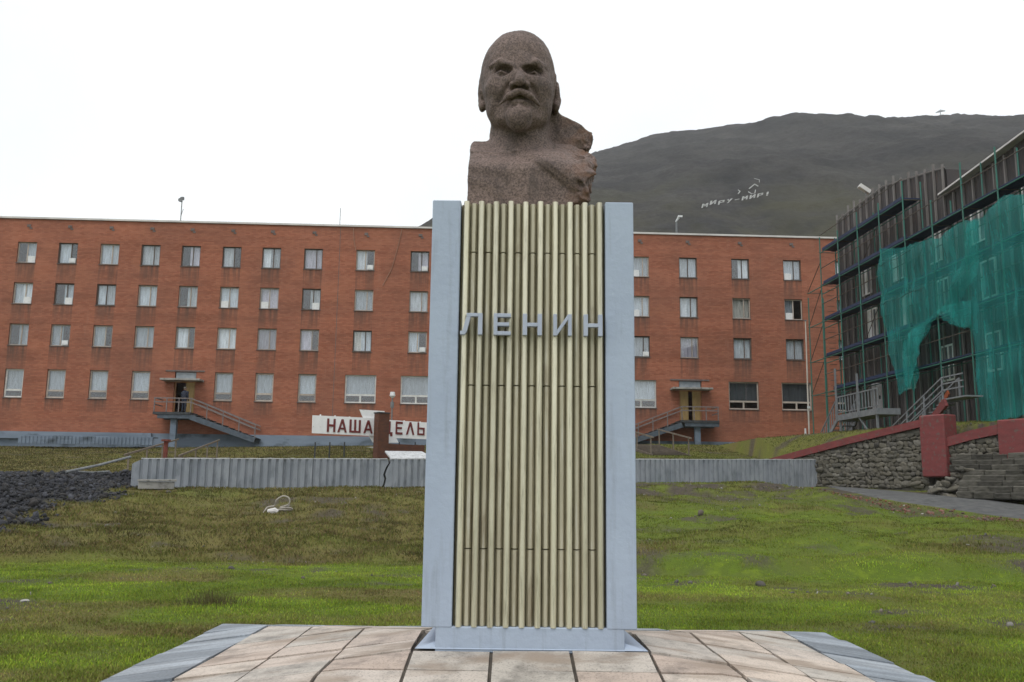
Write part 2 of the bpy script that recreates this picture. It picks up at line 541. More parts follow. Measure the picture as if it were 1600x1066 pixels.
# loose stones, slag and brick rubble: far too many to count
def lump(r, sub=1):
    bm = bmesh.new()
    bmesh.ops.create_icosphere(bm, subdivisions=sub, radius=1)
    v = np.array([p.co[:] for p in bm.verts])
    f = np.array([[q.index for q in p.verts] for p in bm.faces])
    bm.free()
    for _ in range(4):                               # knock flat facets off it
        n = r.normal(size=3); n /= np.linalg.norm(n)
        d = v @ n
        v = v - np.outer(np.maximum(d - r.uniform(0.45, 0.8), 0), n)
    return v, f
def rot3(r):
    q = r.normal(size=4); q /= np.linalg.norm(q)
    w, x, y, z = q
    return np.array([[1 - 2 * (y * y + z * z), 2 * (x * y - z * w), 2 * (x * z + y * w)], [2 * (x * y + z * w), 1 - 2 * (x * x + z * z), 2 * (y * z - x * w)], [2 * (x * z - y * w), 2 * (y * z + x * w), 1 - 2 * (x * x + y * y)]])
def scatter(name, pts, sizes, m, seed, cols, flat=(1, 0.8, 0.45)):
    r = np.random.default_rng(seed)
    pro = [lump(r) for _ in range(8)]
    V, Fq, Cc, o = [], [], [], 0
    zz = ground_z(pts[:, 0], pts[:, 1])
    for k, (p, s) in enumerate(zip(pts, sizes)):
        v, f = pro[r.integers(8)]
        v = (v * np.array(flat) * r.uniform(0.7, 1.3, 3)) @ rot3(r).T * s
        V.append(v + np.array((p[0], p[1], zz[k] + s * 0.25))); Fq.append(f + o); o += len(v)
        Cc.append(np.tile(np.array(cols[r.integers(len(cols))]) * r.uniform(0.75, 1.25), (len(v), 1)))
    me = np_mesh(name, np.concatenate(V), np.concatenate(Fq), m, smooth=False)
    vcol(me, 'blade', np.concatenate(Cc))
    return stuff(link(name, me))
stone_m, nt, b = _nodes('loose_stone')
att = nt.nodes.new('ShaderNodeVertexColor'); att.layer_name = 'blade'
nt.links.new(mixc(nt, 1.0, att.outputs['Color'], ramp(nt, noise_node(nt, 25, 4), [(0.3, 0.75), (0.7, 1.2)]), 'MULTIPLY'), b.inputs['Base Color'])
b.inputs['Roughness'].default_value = 0.85

r0 = np.random.default_rng(31)
cx = np.stack([r0.uniform(-23, -9.5, 80000), r0.uniform(11.5, 27.5, 80000)], 1)
cs = soil(cx[:, 0], cx[:, 1])[1]
cx = cx[r0.uniform(size=len(cx)) < cs * 0.95][:24000]
cx = cx[in_view(cx[:, 0], cx[:, 1], ground_z(cx[:, 0], cx[:, 1]))]
scatter('slag_heap', cx, np.exp(r0.normal(-3.1, 0.48, len(cx))), stone_m, 3,
        [(0.018, 0.019, 0.023), (0.027, 0.028, 0.036), (0.013, 0.013, 0.015), (0.046, 0.048, 0.060), (0.032, 0.029, 0.029)])
cx = np.stack([r0.uniform(-20, 22, 40000), r0.uniform(1.5, 34, 40000)], 1)
cb = soil(cx[:, 0], cx[:, 1])[0]
cx = cx[(r0.uniform(size=len(cx)) < 0.002 + cb * 0.10)]
cx = cx[in_view(cx[:, 0], cx[:, 1], ground_z(cx[:, 0], cx[:, 1])) & ~((np.abs(cx[:, 0]) < 3.5) & (cx[:, 1] < 3.5)) & (path_dist(cx[:, 0], cx[:, 1]) > 2.0)][:1800]
scatter('gravel', cx, np.exp(r0.normal(-3.35, 0.45, len(cx))), stone_m, 4,
        [(0.16, 0.15, 0.14), (0.10, 0.095, 0.09), (0.30, 0.29, 0.27), (0.07, 0.065, 0.06), (0.12, 0.10, 0.08), (0.14, 0.12, 0.10)])
cx = np.stack([r0.uniform(11, 20, 9000), r0.uniform(16, 28, 9000)], 1)
cr = soil(cx[:, 0], cx[:, 1])[3]
cx = cx[(r0.uniform(size=len(cx)) < cr * 0.55)][:650]
scatter('brick_rubble', cx, np.exp(r0.normal(-3.1, 0.35, len(cx))), stone_m, 5,
        [(0.17, 0.055, 0.036), (0.12, 0.05, 0.036), (0.20, 0.10, 0.075), (0.11, 0.08, 0.065)])

# ---------------------------------------------------------------- mountain behind
SIL = [(560, 440), (660, 425), (705, 380), (740, 335), (770, 306), (800, 284), (930, 243), (1000, 221), (1030, 212), (1085, 207), (1150, 199), (1195, 195), (1300, 192), (1390, 190), (1450, 188), (1530, 190), (1560, 195), (1600, 198), (1800, 212), (2300, 260)]
HY = 640.0
_sx, _sz = [], []
for q in SIL:
    p = atY(q[0], q[1], HY); _sx.append(p.x); _sz.append(p.z)
_sx = [-900.0, -300.0] + _sx + [1100.0, 1500.0]
_sz = [-20.0, 20.0] + _sz + [60.0, -20.0]
def hill_z(x, y):
    crest = np.interp(x, _sx, _sz)
    t = np.clip((y - 84) / (HY - 84), 0, 2.2)
    prof = np.where(t < 1, 1.12 * t - 0.12 * t ** 3, 1.0 - 0.55 * (t - 1) ** 1.3)
    n = (fbm(x * 0.012, y * 0.010, 5, 101) - 0.5) * 20 * np.clip(t * 2.2, 0, 1) * np.clip(np.abs(1 - t) * 4 + 0.12, 0, 1)
    gully = (fbm(x * 0.045, y * 0.006, 3, 113) - 0.5) * 7 * np.clip(t * 3, 0, 1) * np.clip((1 - t) * 3, 0, 1)
    fine = (fbm(x * 0.11, y * 0.11, 4, 120) - 0.5) * 4.5 * np.clip(t * 4, 0, 1)
    return 1.5 + np.maximum(crest, -20) * prof + n + gully + fine
hx_ = np.concatenate([np.linspace(-560, -140, 30)[:-1], np.arange(-140, 560, 2.6), np.linspace(560, 900, 30)[1:]])
hy_ = np.concatenate([np.arange(80, 700, 3.0), np.linspace(700, 1000, 20)[1:]])
HX, HYY = np.meshgrid(hx_, hy_, indexing='xy')
hz_ = hill_z(HX.ravel(), HYY.ravel())
n1 = len(hx_)
ii = (np.arange(len(hy_) - 1)[:, None] * n1 + np.arange(n1 - 1)[None, :]).ravel()
scree, nt, b = _nodes('mountain_scree')
c1 = ramp(nt, noise_node(nt, 0.035, 9, (1, 0.5, 1), 0.68), [(0.32, (0.026, 0.026, 0.029)), (0.5, (0.043, 0.041, 0.042)), (0.68, (0.068, 0.064, 0.062))])
c2 = ramp(nt, noise_node(nt, 0.5, 8, (1, 0.6, 1), 0.75), [(0.3, 0.62), (0.5, 1.0), (0.72, 1.45)])
c3 = mixc(nt, 1.0, c1, c2, 'MULTIPLY')
scr = ramp(nt, noise_node(nt, 0.075, 8, (1, 0.10, 0.10), 0.66), [(0.50, 0.0), (0.70, 0.32)])
c3 = mixc(nt, scr, c3, (0.092, 0.086, 0.082))
dk = ramp(nt, noise_node(nt, 0.05, 7, (1, 0.16, 0.16), 0.6), [(0.52, 0.0), (0.70, 0.38)])
c3 = mixc(nt, dk, c3, (0.024, 0.023, 0.024))
gpx = nt.nodes.new('ShaderNodeNewGeometry')
sxz = nt.nodes.new('ShaderNodeSeparateXYZ'); nt.links.new(gpx.outputs['Position'], sxz.inputs[0])
mr = nt.nodes.new('ShaderNodeMapRange')
mr.inputs['From Min'].default_value = 120; mr.inputs['From Max'].default_value = 25
nt.links.new(sxz.outputs['Z'], mr.inputs['Value'])
mfac = mixc(nt, 1.0, mr.outputs['Result'], ramp(nt, noise_node(nt, 0.022, 7, rough=0.65), [(0.38, 0.0), (0.58, 0.85)]), 'MULTIPLY')
c4 = mixc(nt, mfac, c3, (0.090, 0.085, 0.030))
mr2 = nt.nodes.new('ShaderNodeMapRange')
nt.links.new(c4, b.inputs['Base Color'])
b.inputs['Roughness'].default_value = 0.95
b.inputs['Specular IOR Level'].default_value = 0.1
bump(nt, b, noise_node(nt, 0.35, 8, rough=0.75), 0.8, 2.0)
hme = np_mesh('mountain', np.stack([HX.ravel(), HYY.ravel(), hz_], 1), np.stack([ii, ii + 1, ii + n1 + 1, ii + n1], 1), scree)
struct(link('mountain', hme))
# ---------------------------------------------------------------- long red brick building
BRZ = radians(2.5)
BP = Vector((0, 55.5, 0))
BN = Vector((sin(BRZ), -cos(BRZ), 0))
BE = Vector((cos(BRZ), sin(BRZ), 0))
def fl(px, py, off=0.0):
    """photo point on the facade (off = metres in front of it) -> (along, height)"""
    P = atP(px, py, BP + BN * off, BN)
    return (P - BP).dot(BE), P.z

brick_m, nt, b = _nodes('red_brick')
tc = nt.nodes.new('ShaderNodeTexCoord')
sx = nt.nodes.new('ShaderNodeSeparateXYZ'); nt.links.new(tc.outputs['Object'], sx.inputs[0])
ad = nt.nodes.new('ShaderNodeMath'); nt.links.new(sx.outputs['X'], ad.inputs[0]); nt.links.new(sx.outputs['Y'], ad.inputs[1])
cb = nt.nodes.new('ShaderNodeCombineXYZ'); nt.links.new(ad.outputs[0], cb.inputs['X']); nt.links.new(sx.outputs['Z'], cb.inputs['Y'])
bt = nt.nodes.new('ShaderNodeTexBrick')
nt.links.new(cb.outputs[0], bt.inputs['Vector'])
for k, v in (('Scale', 1.0), ('Mortar Size', 0.008), ('Mortar Smooth', 0.2), ('Bias', 0.0), ('Brick Width', 0.27), ('Row Height', 0.095)):
    bt.inputs[k].default_value = v
bt.inputs['Color1'].default_value = (0.285, 0.094, 0.055, 1)
bt.inputs['Color2'].default_value = (0.365, 0.138, 0.084, 1)
bt.inputs['Mortar'].default_value = (0.20, 0.105, 0.072, 1)
n1 = ramp(nt, noise_node(nt, 0.9, 7, (0.12, 1, 1.9), 0.65, cb.outputs[0]), [(0.35, 0.82), (0.5, 1.0), (0.66, 1.12)])
mp = nt.nodes.new('ShaderNodeMapping'); mp.inputs['Scale'].default_value = (0.10, 3.2, 1)
nt.links.new(cb.outputs[0], mp.inputs['Vector'])
n2n = nt.nodes.new('ShaderNodeTexNoise'); n2n.inputs['Scale'].default_value = 1.6; n2n.inputs['Detail'].default_value = 5
nt.links.new(mp.outputs[0], n2n.inputs['Vector'])
n2 = ramp(nt, n2n.outputs['Fac'], [(0.36, 0.91), (0.52, 1.0), (0.66, 1.05)])
col = mixc(nt, 1.0, mixc(nt, 1.0, bt.outputs['Color'], n1, 'MULTIPLY'), n2, 'MULTIPLY')
grime = ramp(nt, noise_node(nt, 0.30, 7, (0.7, 1, 0.8), 0.62), [(0.42, 0.0), (0.64, 0.38)])
col = mixc(nt, grime, col, (0.165, 0.082, 0.060))
pat = ramp(nt, noise_node(nt, 0.55, 3, (0.8, 1, 1.1), 0.4, cb.outputs[0]), [(0.56, 0.0), (0.62, 0.15)])
col = mixc(nt, pat, col, (0.43, 0.175, 0.10))
efl = ramp(nt, noise_node(nt, 0.8, 7, (1.6, 1, 0.35), 0.65), [(0.62, 0.0), (0.78, 0.22)])
col = mixc(nt, efl, col, (0.42, 0.30, 0.25))
va = nt.nodes.new('ShaderNodeVertexColor'); va.layer_name = 'stain_dark_reveal'
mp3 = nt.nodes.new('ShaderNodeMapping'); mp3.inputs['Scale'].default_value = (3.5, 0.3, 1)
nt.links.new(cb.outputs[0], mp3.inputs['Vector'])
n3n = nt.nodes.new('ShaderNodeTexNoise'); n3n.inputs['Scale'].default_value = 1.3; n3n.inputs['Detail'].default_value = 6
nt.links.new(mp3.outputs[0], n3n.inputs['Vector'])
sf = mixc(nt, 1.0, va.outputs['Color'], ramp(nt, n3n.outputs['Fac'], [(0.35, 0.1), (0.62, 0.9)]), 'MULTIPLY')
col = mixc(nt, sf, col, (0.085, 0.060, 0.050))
nt.links.new(col, b.inputs['Base Color'])
b.inputs['Roughness'].default_value = 0.85
b.inputs['Specular IOR Level'].default_value = 0.2
bump(nt, b, bt.outputs['Fac'], -0.4, 0.01)

band_m = mat('grey_blue_render', (0.20, 0.245, 0.31), (0.13, 0.165, 0.215), 0.9, (0.3, 1, 1.5), rough=0.8, c3=(0.055, 0.07, 0.085), s3=1.5, st3=(0.5, 1, 1), lo3=0.52, hi3=0.72)
trim_m = mat('pale_metal_trim', (0.62, 0.60, 0.58), (0.48, 0.46, 0.45), 0.8, rough=0.5)
roof_m = mat('roof_felt', (0.05, 0.05, 0.05), rough=0.9)
concrete_m = mat('weathered_concrete', (0.34, 0.33, 0.31), (0.24, 0.235, 0.225), 2.0, rough=0.9, bs=0.3, bscale=30, c3=(0.14, 0.13, 0.12), s3=5)
frame_dk = mat('old_window_wood', (0.13, 0.105, 0.09), (0.085, 0.07, 0.06), 5, rough=0.7, rnd=0.25)
frame_wh = mat('white_window_paint', (0.66, 0.65, 0.63), (0.50, 0.49, 0.47), 4, rough=0.6, rnd=0.15)
frame_be = mat('beige_window_paint', (0.44, 0.38, 0.33), (0.33, 0.28, 0.24), 4, rough=0.6, rnd=0.2)
sill_m = mat('sill_metal', (0.16, 0.13, 0.12), (0.10, 0.08, 0.075), 6, rough=0.7)
white_m = mat('white_plastic', (0.70, 0.71, 0.72), (0.60, 0.61, 0.62), 6, rough=0.45)
def cloth(name, c):
    m, nt, b = _nodes(name)
    n = ramp(nt, noise_node(nt, 7, 5, (3.0, 1, 0.18)), [(0.33, 0.62), (0.66, 1.12)])
    oi = nt.nodes.new('ShaderNodeObjectInfo')
    f = ramp(nt, oi.outputs['Random'], [(0, 0.62), (0.5, 0.95), (1, 1.25)])
    nt.links.new(mixc(nt, 1.0, mixc(nt, 1.0, c, n, 'MULTIPLY'), f, 'MULTIPLY'), b.inputs['Base Color'])
    b.inputs['Roughness'].default_value = 0.9
    return m
CURT = [cloth('lace_curtain', (0.84, 0.86, 0.88)), cloth('grey_curtain', (0.62, 0.66, 0.70)), cloth('cream_curtain', (0.78, 0.73, 0.64)), cloth('lilac_curtain', (0.58, 0.53, 0.60))]
def glass(name, mix, tint):
    m = bpy.data.materials.new(name); m.use_nodes = True
    nt = m.node_tree; nt.nodes.clear()
    o = nt.nodes.new('ShaderNodeOutputMaterial'); mx = nt.nodes.new('ShaderNodeMixShader')
    t = nt.nodes.new('ShaderNodeBsdfTransparent'); g = nt.nodes.new('ShaderNodeBsdfGlossy')
    t.inputs['Color'].default_value = (*tint, 1); g.inputs['Roughness'].default_value = 0.03
    lw = nt.nodes.new('ShaderNodeLayerWeight'); lw.inputs['Blend'].default_value = 0.5
    pw = nt.nodes.new('ShaderNodeMath'); pw.operation = 'POWER'; pw.inputs[1].default_value = 4.0
    nt.links.new(lw.outputs['Facing'], pw.inputs[0])
    mm = nt.nodes.new('ShaderNodeMath'); mm.operation = 'ADD'; mm.inputs[1].default_value = mix
    nt.links.new(pw.outputs[0], mm.inputs[0]); nt.links.new(mm.outputs[0], mx.inputs['Fac'])
    nt.links.new(t.outputs[0], mx.inputs[1]); nt.links.new(g.outputs[0], mx.inputs[2]); nt.links.new(mx.outputs[0], o.inputs['Surface'])
    return m
GL = glass('window_glass', 0.10, (0.94, 0.96, 0.98))

UC = [-34.0, -31.2, -28.35, -25.53, -22.75, -19.92, -17.16, -14.24, -10.59, -6.76, -2.83, 1.10, 5.03, 8.95, 12.42, 16.22, 20.0, 23.8]
ROWZ = [(16.17, 17.64), (13.27, 14.76), (10.37, 11.86)]
GZ0, GZ1 = 6.79, 8.74
D1, D2 = (-23.25, -21.80), (11.62, 13.22)
UL, UR = -39.0, 26.5
ZB, ZT = 4.5, 19.30

bz = 3.4
bb = thing('brick_building', 'long four-storey red brick block with four rows of small windows behind the pedestal', 'building', (0, 55.5, bz), BRZ)
class Wall:
    def __init__(s): s.v, s.f, s.c = [], [], []
    def quad(s, p, st=None):
        o = len(s.v); s.v += p; s.f.append((o, o + 1, o + 2, o + 3)); s.c += st or [0, 0, 0, 0]
wl = Wall()
bands = []
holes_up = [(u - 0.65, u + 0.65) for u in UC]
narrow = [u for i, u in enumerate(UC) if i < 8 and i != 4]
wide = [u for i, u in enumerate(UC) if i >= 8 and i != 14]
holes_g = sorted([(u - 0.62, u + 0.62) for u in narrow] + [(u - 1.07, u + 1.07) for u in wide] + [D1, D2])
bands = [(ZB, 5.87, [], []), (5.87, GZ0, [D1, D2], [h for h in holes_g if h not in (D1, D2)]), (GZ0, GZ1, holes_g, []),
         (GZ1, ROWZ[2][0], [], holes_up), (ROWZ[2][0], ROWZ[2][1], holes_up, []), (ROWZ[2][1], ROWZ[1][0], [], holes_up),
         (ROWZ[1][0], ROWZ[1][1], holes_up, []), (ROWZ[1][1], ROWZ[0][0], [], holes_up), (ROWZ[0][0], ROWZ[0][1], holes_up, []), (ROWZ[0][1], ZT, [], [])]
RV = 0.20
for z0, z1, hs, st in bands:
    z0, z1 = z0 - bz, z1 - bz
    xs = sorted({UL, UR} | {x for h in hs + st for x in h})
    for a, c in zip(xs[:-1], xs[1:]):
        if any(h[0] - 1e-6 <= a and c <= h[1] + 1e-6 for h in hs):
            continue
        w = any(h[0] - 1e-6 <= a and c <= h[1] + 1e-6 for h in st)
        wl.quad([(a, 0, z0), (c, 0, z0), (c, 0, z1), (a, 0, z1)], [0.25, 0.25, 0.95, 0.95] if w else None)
def reveal(a, c, z0, z1):  # reveal faces also take the darker streaked colour, most on the sill
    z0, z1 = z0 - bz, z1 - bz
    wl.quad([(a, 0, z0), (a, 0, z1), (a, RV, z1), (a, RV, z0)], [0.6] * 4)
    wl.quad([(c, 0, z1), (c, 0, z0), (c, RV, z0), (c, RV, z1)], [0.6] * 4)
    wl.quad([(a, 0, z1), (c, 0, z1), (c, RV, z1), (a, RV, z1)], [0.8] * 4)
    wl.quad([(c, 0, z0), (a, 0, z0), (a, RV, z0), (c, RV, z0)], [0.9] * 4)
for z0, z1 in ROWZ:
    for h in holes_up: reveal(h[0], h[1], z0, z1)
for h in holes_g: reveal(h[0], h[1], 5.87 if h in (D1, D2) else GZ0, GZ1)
DP = 13.0
za, zc = ZB - bz, ZT - bz
wl.quad([(UL, 0, za), (UL, 0, zc), (UL, DP, zc), (UL, DP, za)]); wl.quad([(UR, 0, zc), (UR, 0, za), (UR, DP, za), (UR, DP, zc)]); wl.quad([(UR, DP, za), (UL, DP, za), (UL, DP, zc), (UR, DP, zc)])
wl.quad([(UL, 1e-3, za), (UL, DP, za), (UR, DP, za), (UR, 1e-3, za)])
wme = bpy.data.meshes.new('wall'); wme.from_pydata(wl.v, [], wl.f); wme.materials.append(brick_m)
vcol(wme, 'stain_dark_reveal', np.repeat(np.array(wl.c, float)[:, None], 3, 1))
link('wall', wme, bb)
part('roof', MB().box(UL - 0.02, UR + 0.02, 0.05, DP + 0.02, ZT - bz + 0.002, ZT - bz + 0.10), roof_m, bb)
part('roof_trim', MB().box(UL - 0.1, UR + 0.1, -0.10, 0.045, ZT - bz + 0.004, ZT - bz + 0.13), trim_m, bb)
part('base_band', MB().box(UL, D1[0] - 1.2, -0.30, 0.02, 4.02 - bz, ZB - bz - 0.004).box(D1[0] - 1.2, UR, -0.09, 0.02, -0.6, ZB - bz - 0.004).box(UL, D1[0] - 1.2, -0.06, 0.02, -0.6, 4.02 - bz - 0.003), band_m, bb)
part('expansion_joint', MB().box(-12.44, -12.40, -0.006, 0.03, za + 0.02, zc - 0.02), sill_m, bb)
for i, u in enumerate(UC):
    part('air_vent', MB().box(u - 0.13, u + 0.13, -0.05, 0.04, 18.72 - bz, 18.90 - bz).box(u + 0.04, u + 0.22, -0.03, 0.03, 18.58 - bz, 18.70 - bz), sill_m, bb)

def curtain_mesh(x0, x1, z0, z1, m, seed):
    r = random.Random(seed)
    mb = MB(); n = 14; ph = r.uniform(0, 6)
    for i in range(n + 1):
        x = x0 + (x1 - x0) * i / n
        y = 0.30 + 0.03 * sin(i * 1.9 + ph) + 0.02 * sin(i * 0.7 + ph * 2)
        mb.v += [(x, y, z0), (x, y + 0.01, z1)]
    for i in range(n):
        mb.f.append((2 * i, 2 * i + 2, 2 * i + 3, 2 * i + 1))
    return mb.mesh('curtain', m, True)
def frame_mesh(w, h, t, bars, m):
    """outer frame of width t, extra bars (x0,x1,z0,z1), set back in the reveal"""
    mb = MB()
    mb.box(0, w, 0.13, 0.19, 0, t).box(0, w, 0.13, 0.19, h - t, h).box(0, t, 0.13, 0.19, t, h - t).box(w - t, w, 0.13, 0.19, t, h - t)
    for q in bars:
        mb.box(q[0], q[1], 0.135, 0.185, q[2], q[3])
    return mb.mesh('window', m)
def pane_mesh(x0, x1, z0, z1):
    return MB().box(x0, x1, 0.155, 0.163, z0, z1).mesh('pane', GL)
VAR = {}
def upper_variant(k):
    w, h = 1.30, 1.48
    f = (0.5, 0.62, 0.60, 0.66)[k % 4]
    m = (frame_dk, frame_be, frame_dk, frame_wh)[k // 4 % 4] if k % 3 else frame_dk
    t = 0.07
    xm = w * f
    fr = frame_mesh(w, h, t, [(xm - 0.035, xm + 0.035, t, h - t)], m)
    panes = [pane_mesh(t, xm - 0.035, t, h - t), pane_mesh(xm + 0.035, w - t, t, h - t)]
    return fr, panes, xm
UPV = [upper_variant(k) for k in range(8)]
CUR = {}
for w, (z0, z1), sp in ((1.30, (0.03, 1.46), 'u'), (1.24, (0.5, 1.92), 'n'), (2.14, (0.5, 1.92), 'w')):
    for c in range(4):
        for s in range(2):
            CUR[sp, c, s, 'full'] = curtain_mesh(0.03, w - 0.03, z0, z1, CURT[c], c * 7 + s)
            CUR[sp, c, s, 'left'] = curtain_mesh(0.03, w * 0.58, z0, z1, CURT[c], c * 7 + s + 3)
            CUR[sp, c, s, 'right'] = curtain_mesh(w * 0.42, w - 0.03, z0, z1, CURT[c], c * 7 + s + 5)
            CUR[sp, c, s, 'split'] = curtain_mesh(0.03, w * 0.44, z0, z1, CURT[c], c * 7 + s + 6)
REFLECTION_SHEET = curtain_mesh(0.03, 2.11, 0.5, 1.92, mat('glass_reflection_grey', (0.10, 0.105, 0.11), (0.075, 0.08, 0.085), 3, (3, 1, .3)), 77)  # added sheet: its grey stands in for the reflection in dark panes
SILL = {w: MB().box(-0.04, w + 0.04, -0.045, 0.128, -0.05, -0.004).mesh('sill', sill_m) for w in (1.30, 1.24, 2.14)}
BOXM = MB().box(0, 0.42, -0.02, 0.12, 0.04, 0.38).box(0.05, 0.37, -0.035, -0.021, 0.09, 0.33).mesh('ventilator_box', white_m, bevel=0.01)
BAGM = MB().box(0, 0.5, 0.10, 0.128, 0.02, 0.5).mesh('hanging_bag', white_m, bevel=0.008)
rw = random.Random(5)
BOXES = {(0, 1): 1, (1, 1): 2, (2, 1): 1, (0, 8): 1, (0, 9): 1, (2, 9): 1, (0, 0): 2, (1, 0): 2, (0, 16): 2, (1, 16): 2, (1, 6): 2, (1, 7): 2, (1, 13): 2, (0, 13): 2, (2, 13): 1, (1, 5): 2, (2, 7): 0}
for r, (z0, z1) in enumerate(ROWZ):
    for i, u in enumerate(UC):
        k = rw.randrange(8)
        fr, panes, xm = UPV[k]
        w = link('window', fr, bb, (u - 0.65, 0, z0 - bz))
        for pm_ in panes:
            link('pane', pm_, w)
        link('sill', SILL[1.30], w)
        c = rw.choices(range(4), (6, 5, 1.5, 1.5))[0]
        kind = rw.choices(('full', 'left', 'right', 'split'), (6, 4, 2, 3))[0]
        if (r, i) in ((0, 1), (0, 8), (2, 1), (2, 9)):
            kind = 'left'
        link('curtain', CUR['u', c, rw.randrange(2), kind], w)
        if kind == 'split':
            link('curtain', CUR['u', (c + 1) % 2, 0, 'right'], w)
        bx = BOXES.get((r, i), 0)
        if bx == 1:
            link('ventilator_box', BOXM, w, (0.80, 0, 0))
        elif bx == 2:
            link('hanging_bag', BAGM, w, (rw.choice((0.1, 0.72)), 0, 0))
for u in narrow:
    w_, h = 1.24, 1.95
    k = rw.randrange(2)
    fr = frame_mesh(w_, h, 0.10, [(0.10, w_ - 0.10, 0.46, 0.58)], (frame_be, frame_wh, frame_be)[rw.randrange(3)])
    w = link('window', fr, bb, (u - 0.62, 0, GZ0 - bz))
    link('pane', pane_mesh(0.10, w_ - 0.10, 0.58, h - 0.10), w); link('pane', pane_mesh(0.10, w_ - 0.10, 0.10, 0.46), w)
    link('sill', SILL[1.24], w)
    link('curtain', CUR['n', rw.choice((0, 1, 1)), k, 'full'], w)
for u in wide:
    w_, h = 2.14, 1.95
    dark = u > 15
    fr = frame_mesh(w_, h, 0.09, [(0.09, w_ - 0.09, 0.50, 0.62), (w_ / 2 - 0.06, w_ / 2 + 0.06, 0.09, 0.50)], frame_wh if not dark else frame_be)
    w = link('window', fr, bb, (u - 1.07, 0, GZ0 - bz))
    link('pane', pane_mesh(0.09, w_ - 0.09, 0.62, h - 0.09), w)
    link('pane', pane_mesh(0.09, w_ / 2 - 0.06, 0.09, 0.50), w); link('pane', pane_mesh(w_ / 2 + 0.06, w_ - 0.09, 0.09, 0.50), w)
    link('sill', SILL[2.14], w)
    link('curtain', CUR['w', 1, rw.randrange(2), 'full'] if not dark else REFLECTION_SHEET, w)  # dark windows hold the added reflection-grey sheet, no cloth

# doors, canopies
wood_m = mat('varnished_wood', (0.36, 0.17, 0.07), (0.27, 0.12, 0.05), 3, (3, 1, 0.3), rough=0.5)
wood2_m = mat('old_yellow_paint', (0.40, 0.27, 0.11), (0.31, 0.20, 0.08), 4, (2, 1, 0.4), rough=0.6)
steel_b = mat('blue_grey_steel', (0.085, 0.11, 0.14), (0.055, 0.07, 0.09), 4, rough=0.6, c3=(0.10, 0.05, 0.03), s3=14, lo3=0.6, hi3=0.72)
dark_st = mat('dark_weathered_steel', (0.032, 0.036, 0.042), (0.055, 0.058, 0.062), 5, rough=0.7)
rail_m = mat('rail_paint', (0.20, 0.17, 0.165), (0.13, 0.11, 0.11), 8, rough=0.6)
for (a, c), left in ((D1, True), (D2, False)):
    z0, zt, z1 = 5.87 - bz, 8.02 - bz, GZ1 - bz
    w = c - a
    dr = part('door', MB().box(a, a + 0.10, 0.10, 0.20, z0, zt).box(c - 0.10, c, 0.10, 0.20, z0, zt).box(a, c, 0.10, 0.20, zt, zt + 0.10), wood_m, bb)
    lf = (a + 0.10, a + w * 0.42, c - w * 0.40, c - 0.10)
    for (p, q) in ((lf[0], lf[1]), (lf[2], lf[3])) if not left else ((lf[2] - 0.10, lf[3]),):
        part('door_leaf', MB().box(p, q, 0.13, 0.175, z0 + 0.01, zt - 0.005).box(p + 0.08, q - 0.08, 0.118, 0.13, z0 + 0.15, z0 + 0.85).box(p + 0.08, q - 0.08, 0.118, 0.13, z0 + 1.0, zt - 0.15), wood2_m, dr)
    part('transom_light', MB().box(a + 0.05, c - 0.05, 0.12, 0.16, zt + 0.104, z1 - 0.03), mat('frosted_glass', (0.30, 0.33, 0.36), (0.22, 0.25, 0.28), 3, rough=0.25), dr)
    part('canopy', MB().box(a - 0.65, c + 0.55, -1.05, -0.002, zt + 0.02, zt + 0.15), concrete_m, bb, bevel=0.01)
    part('lintel', MB().box(a - 0.62, c + 0.55, -0.05, 0.05, z1 + 0.003, z1 + 0.10), sill_m, bb)

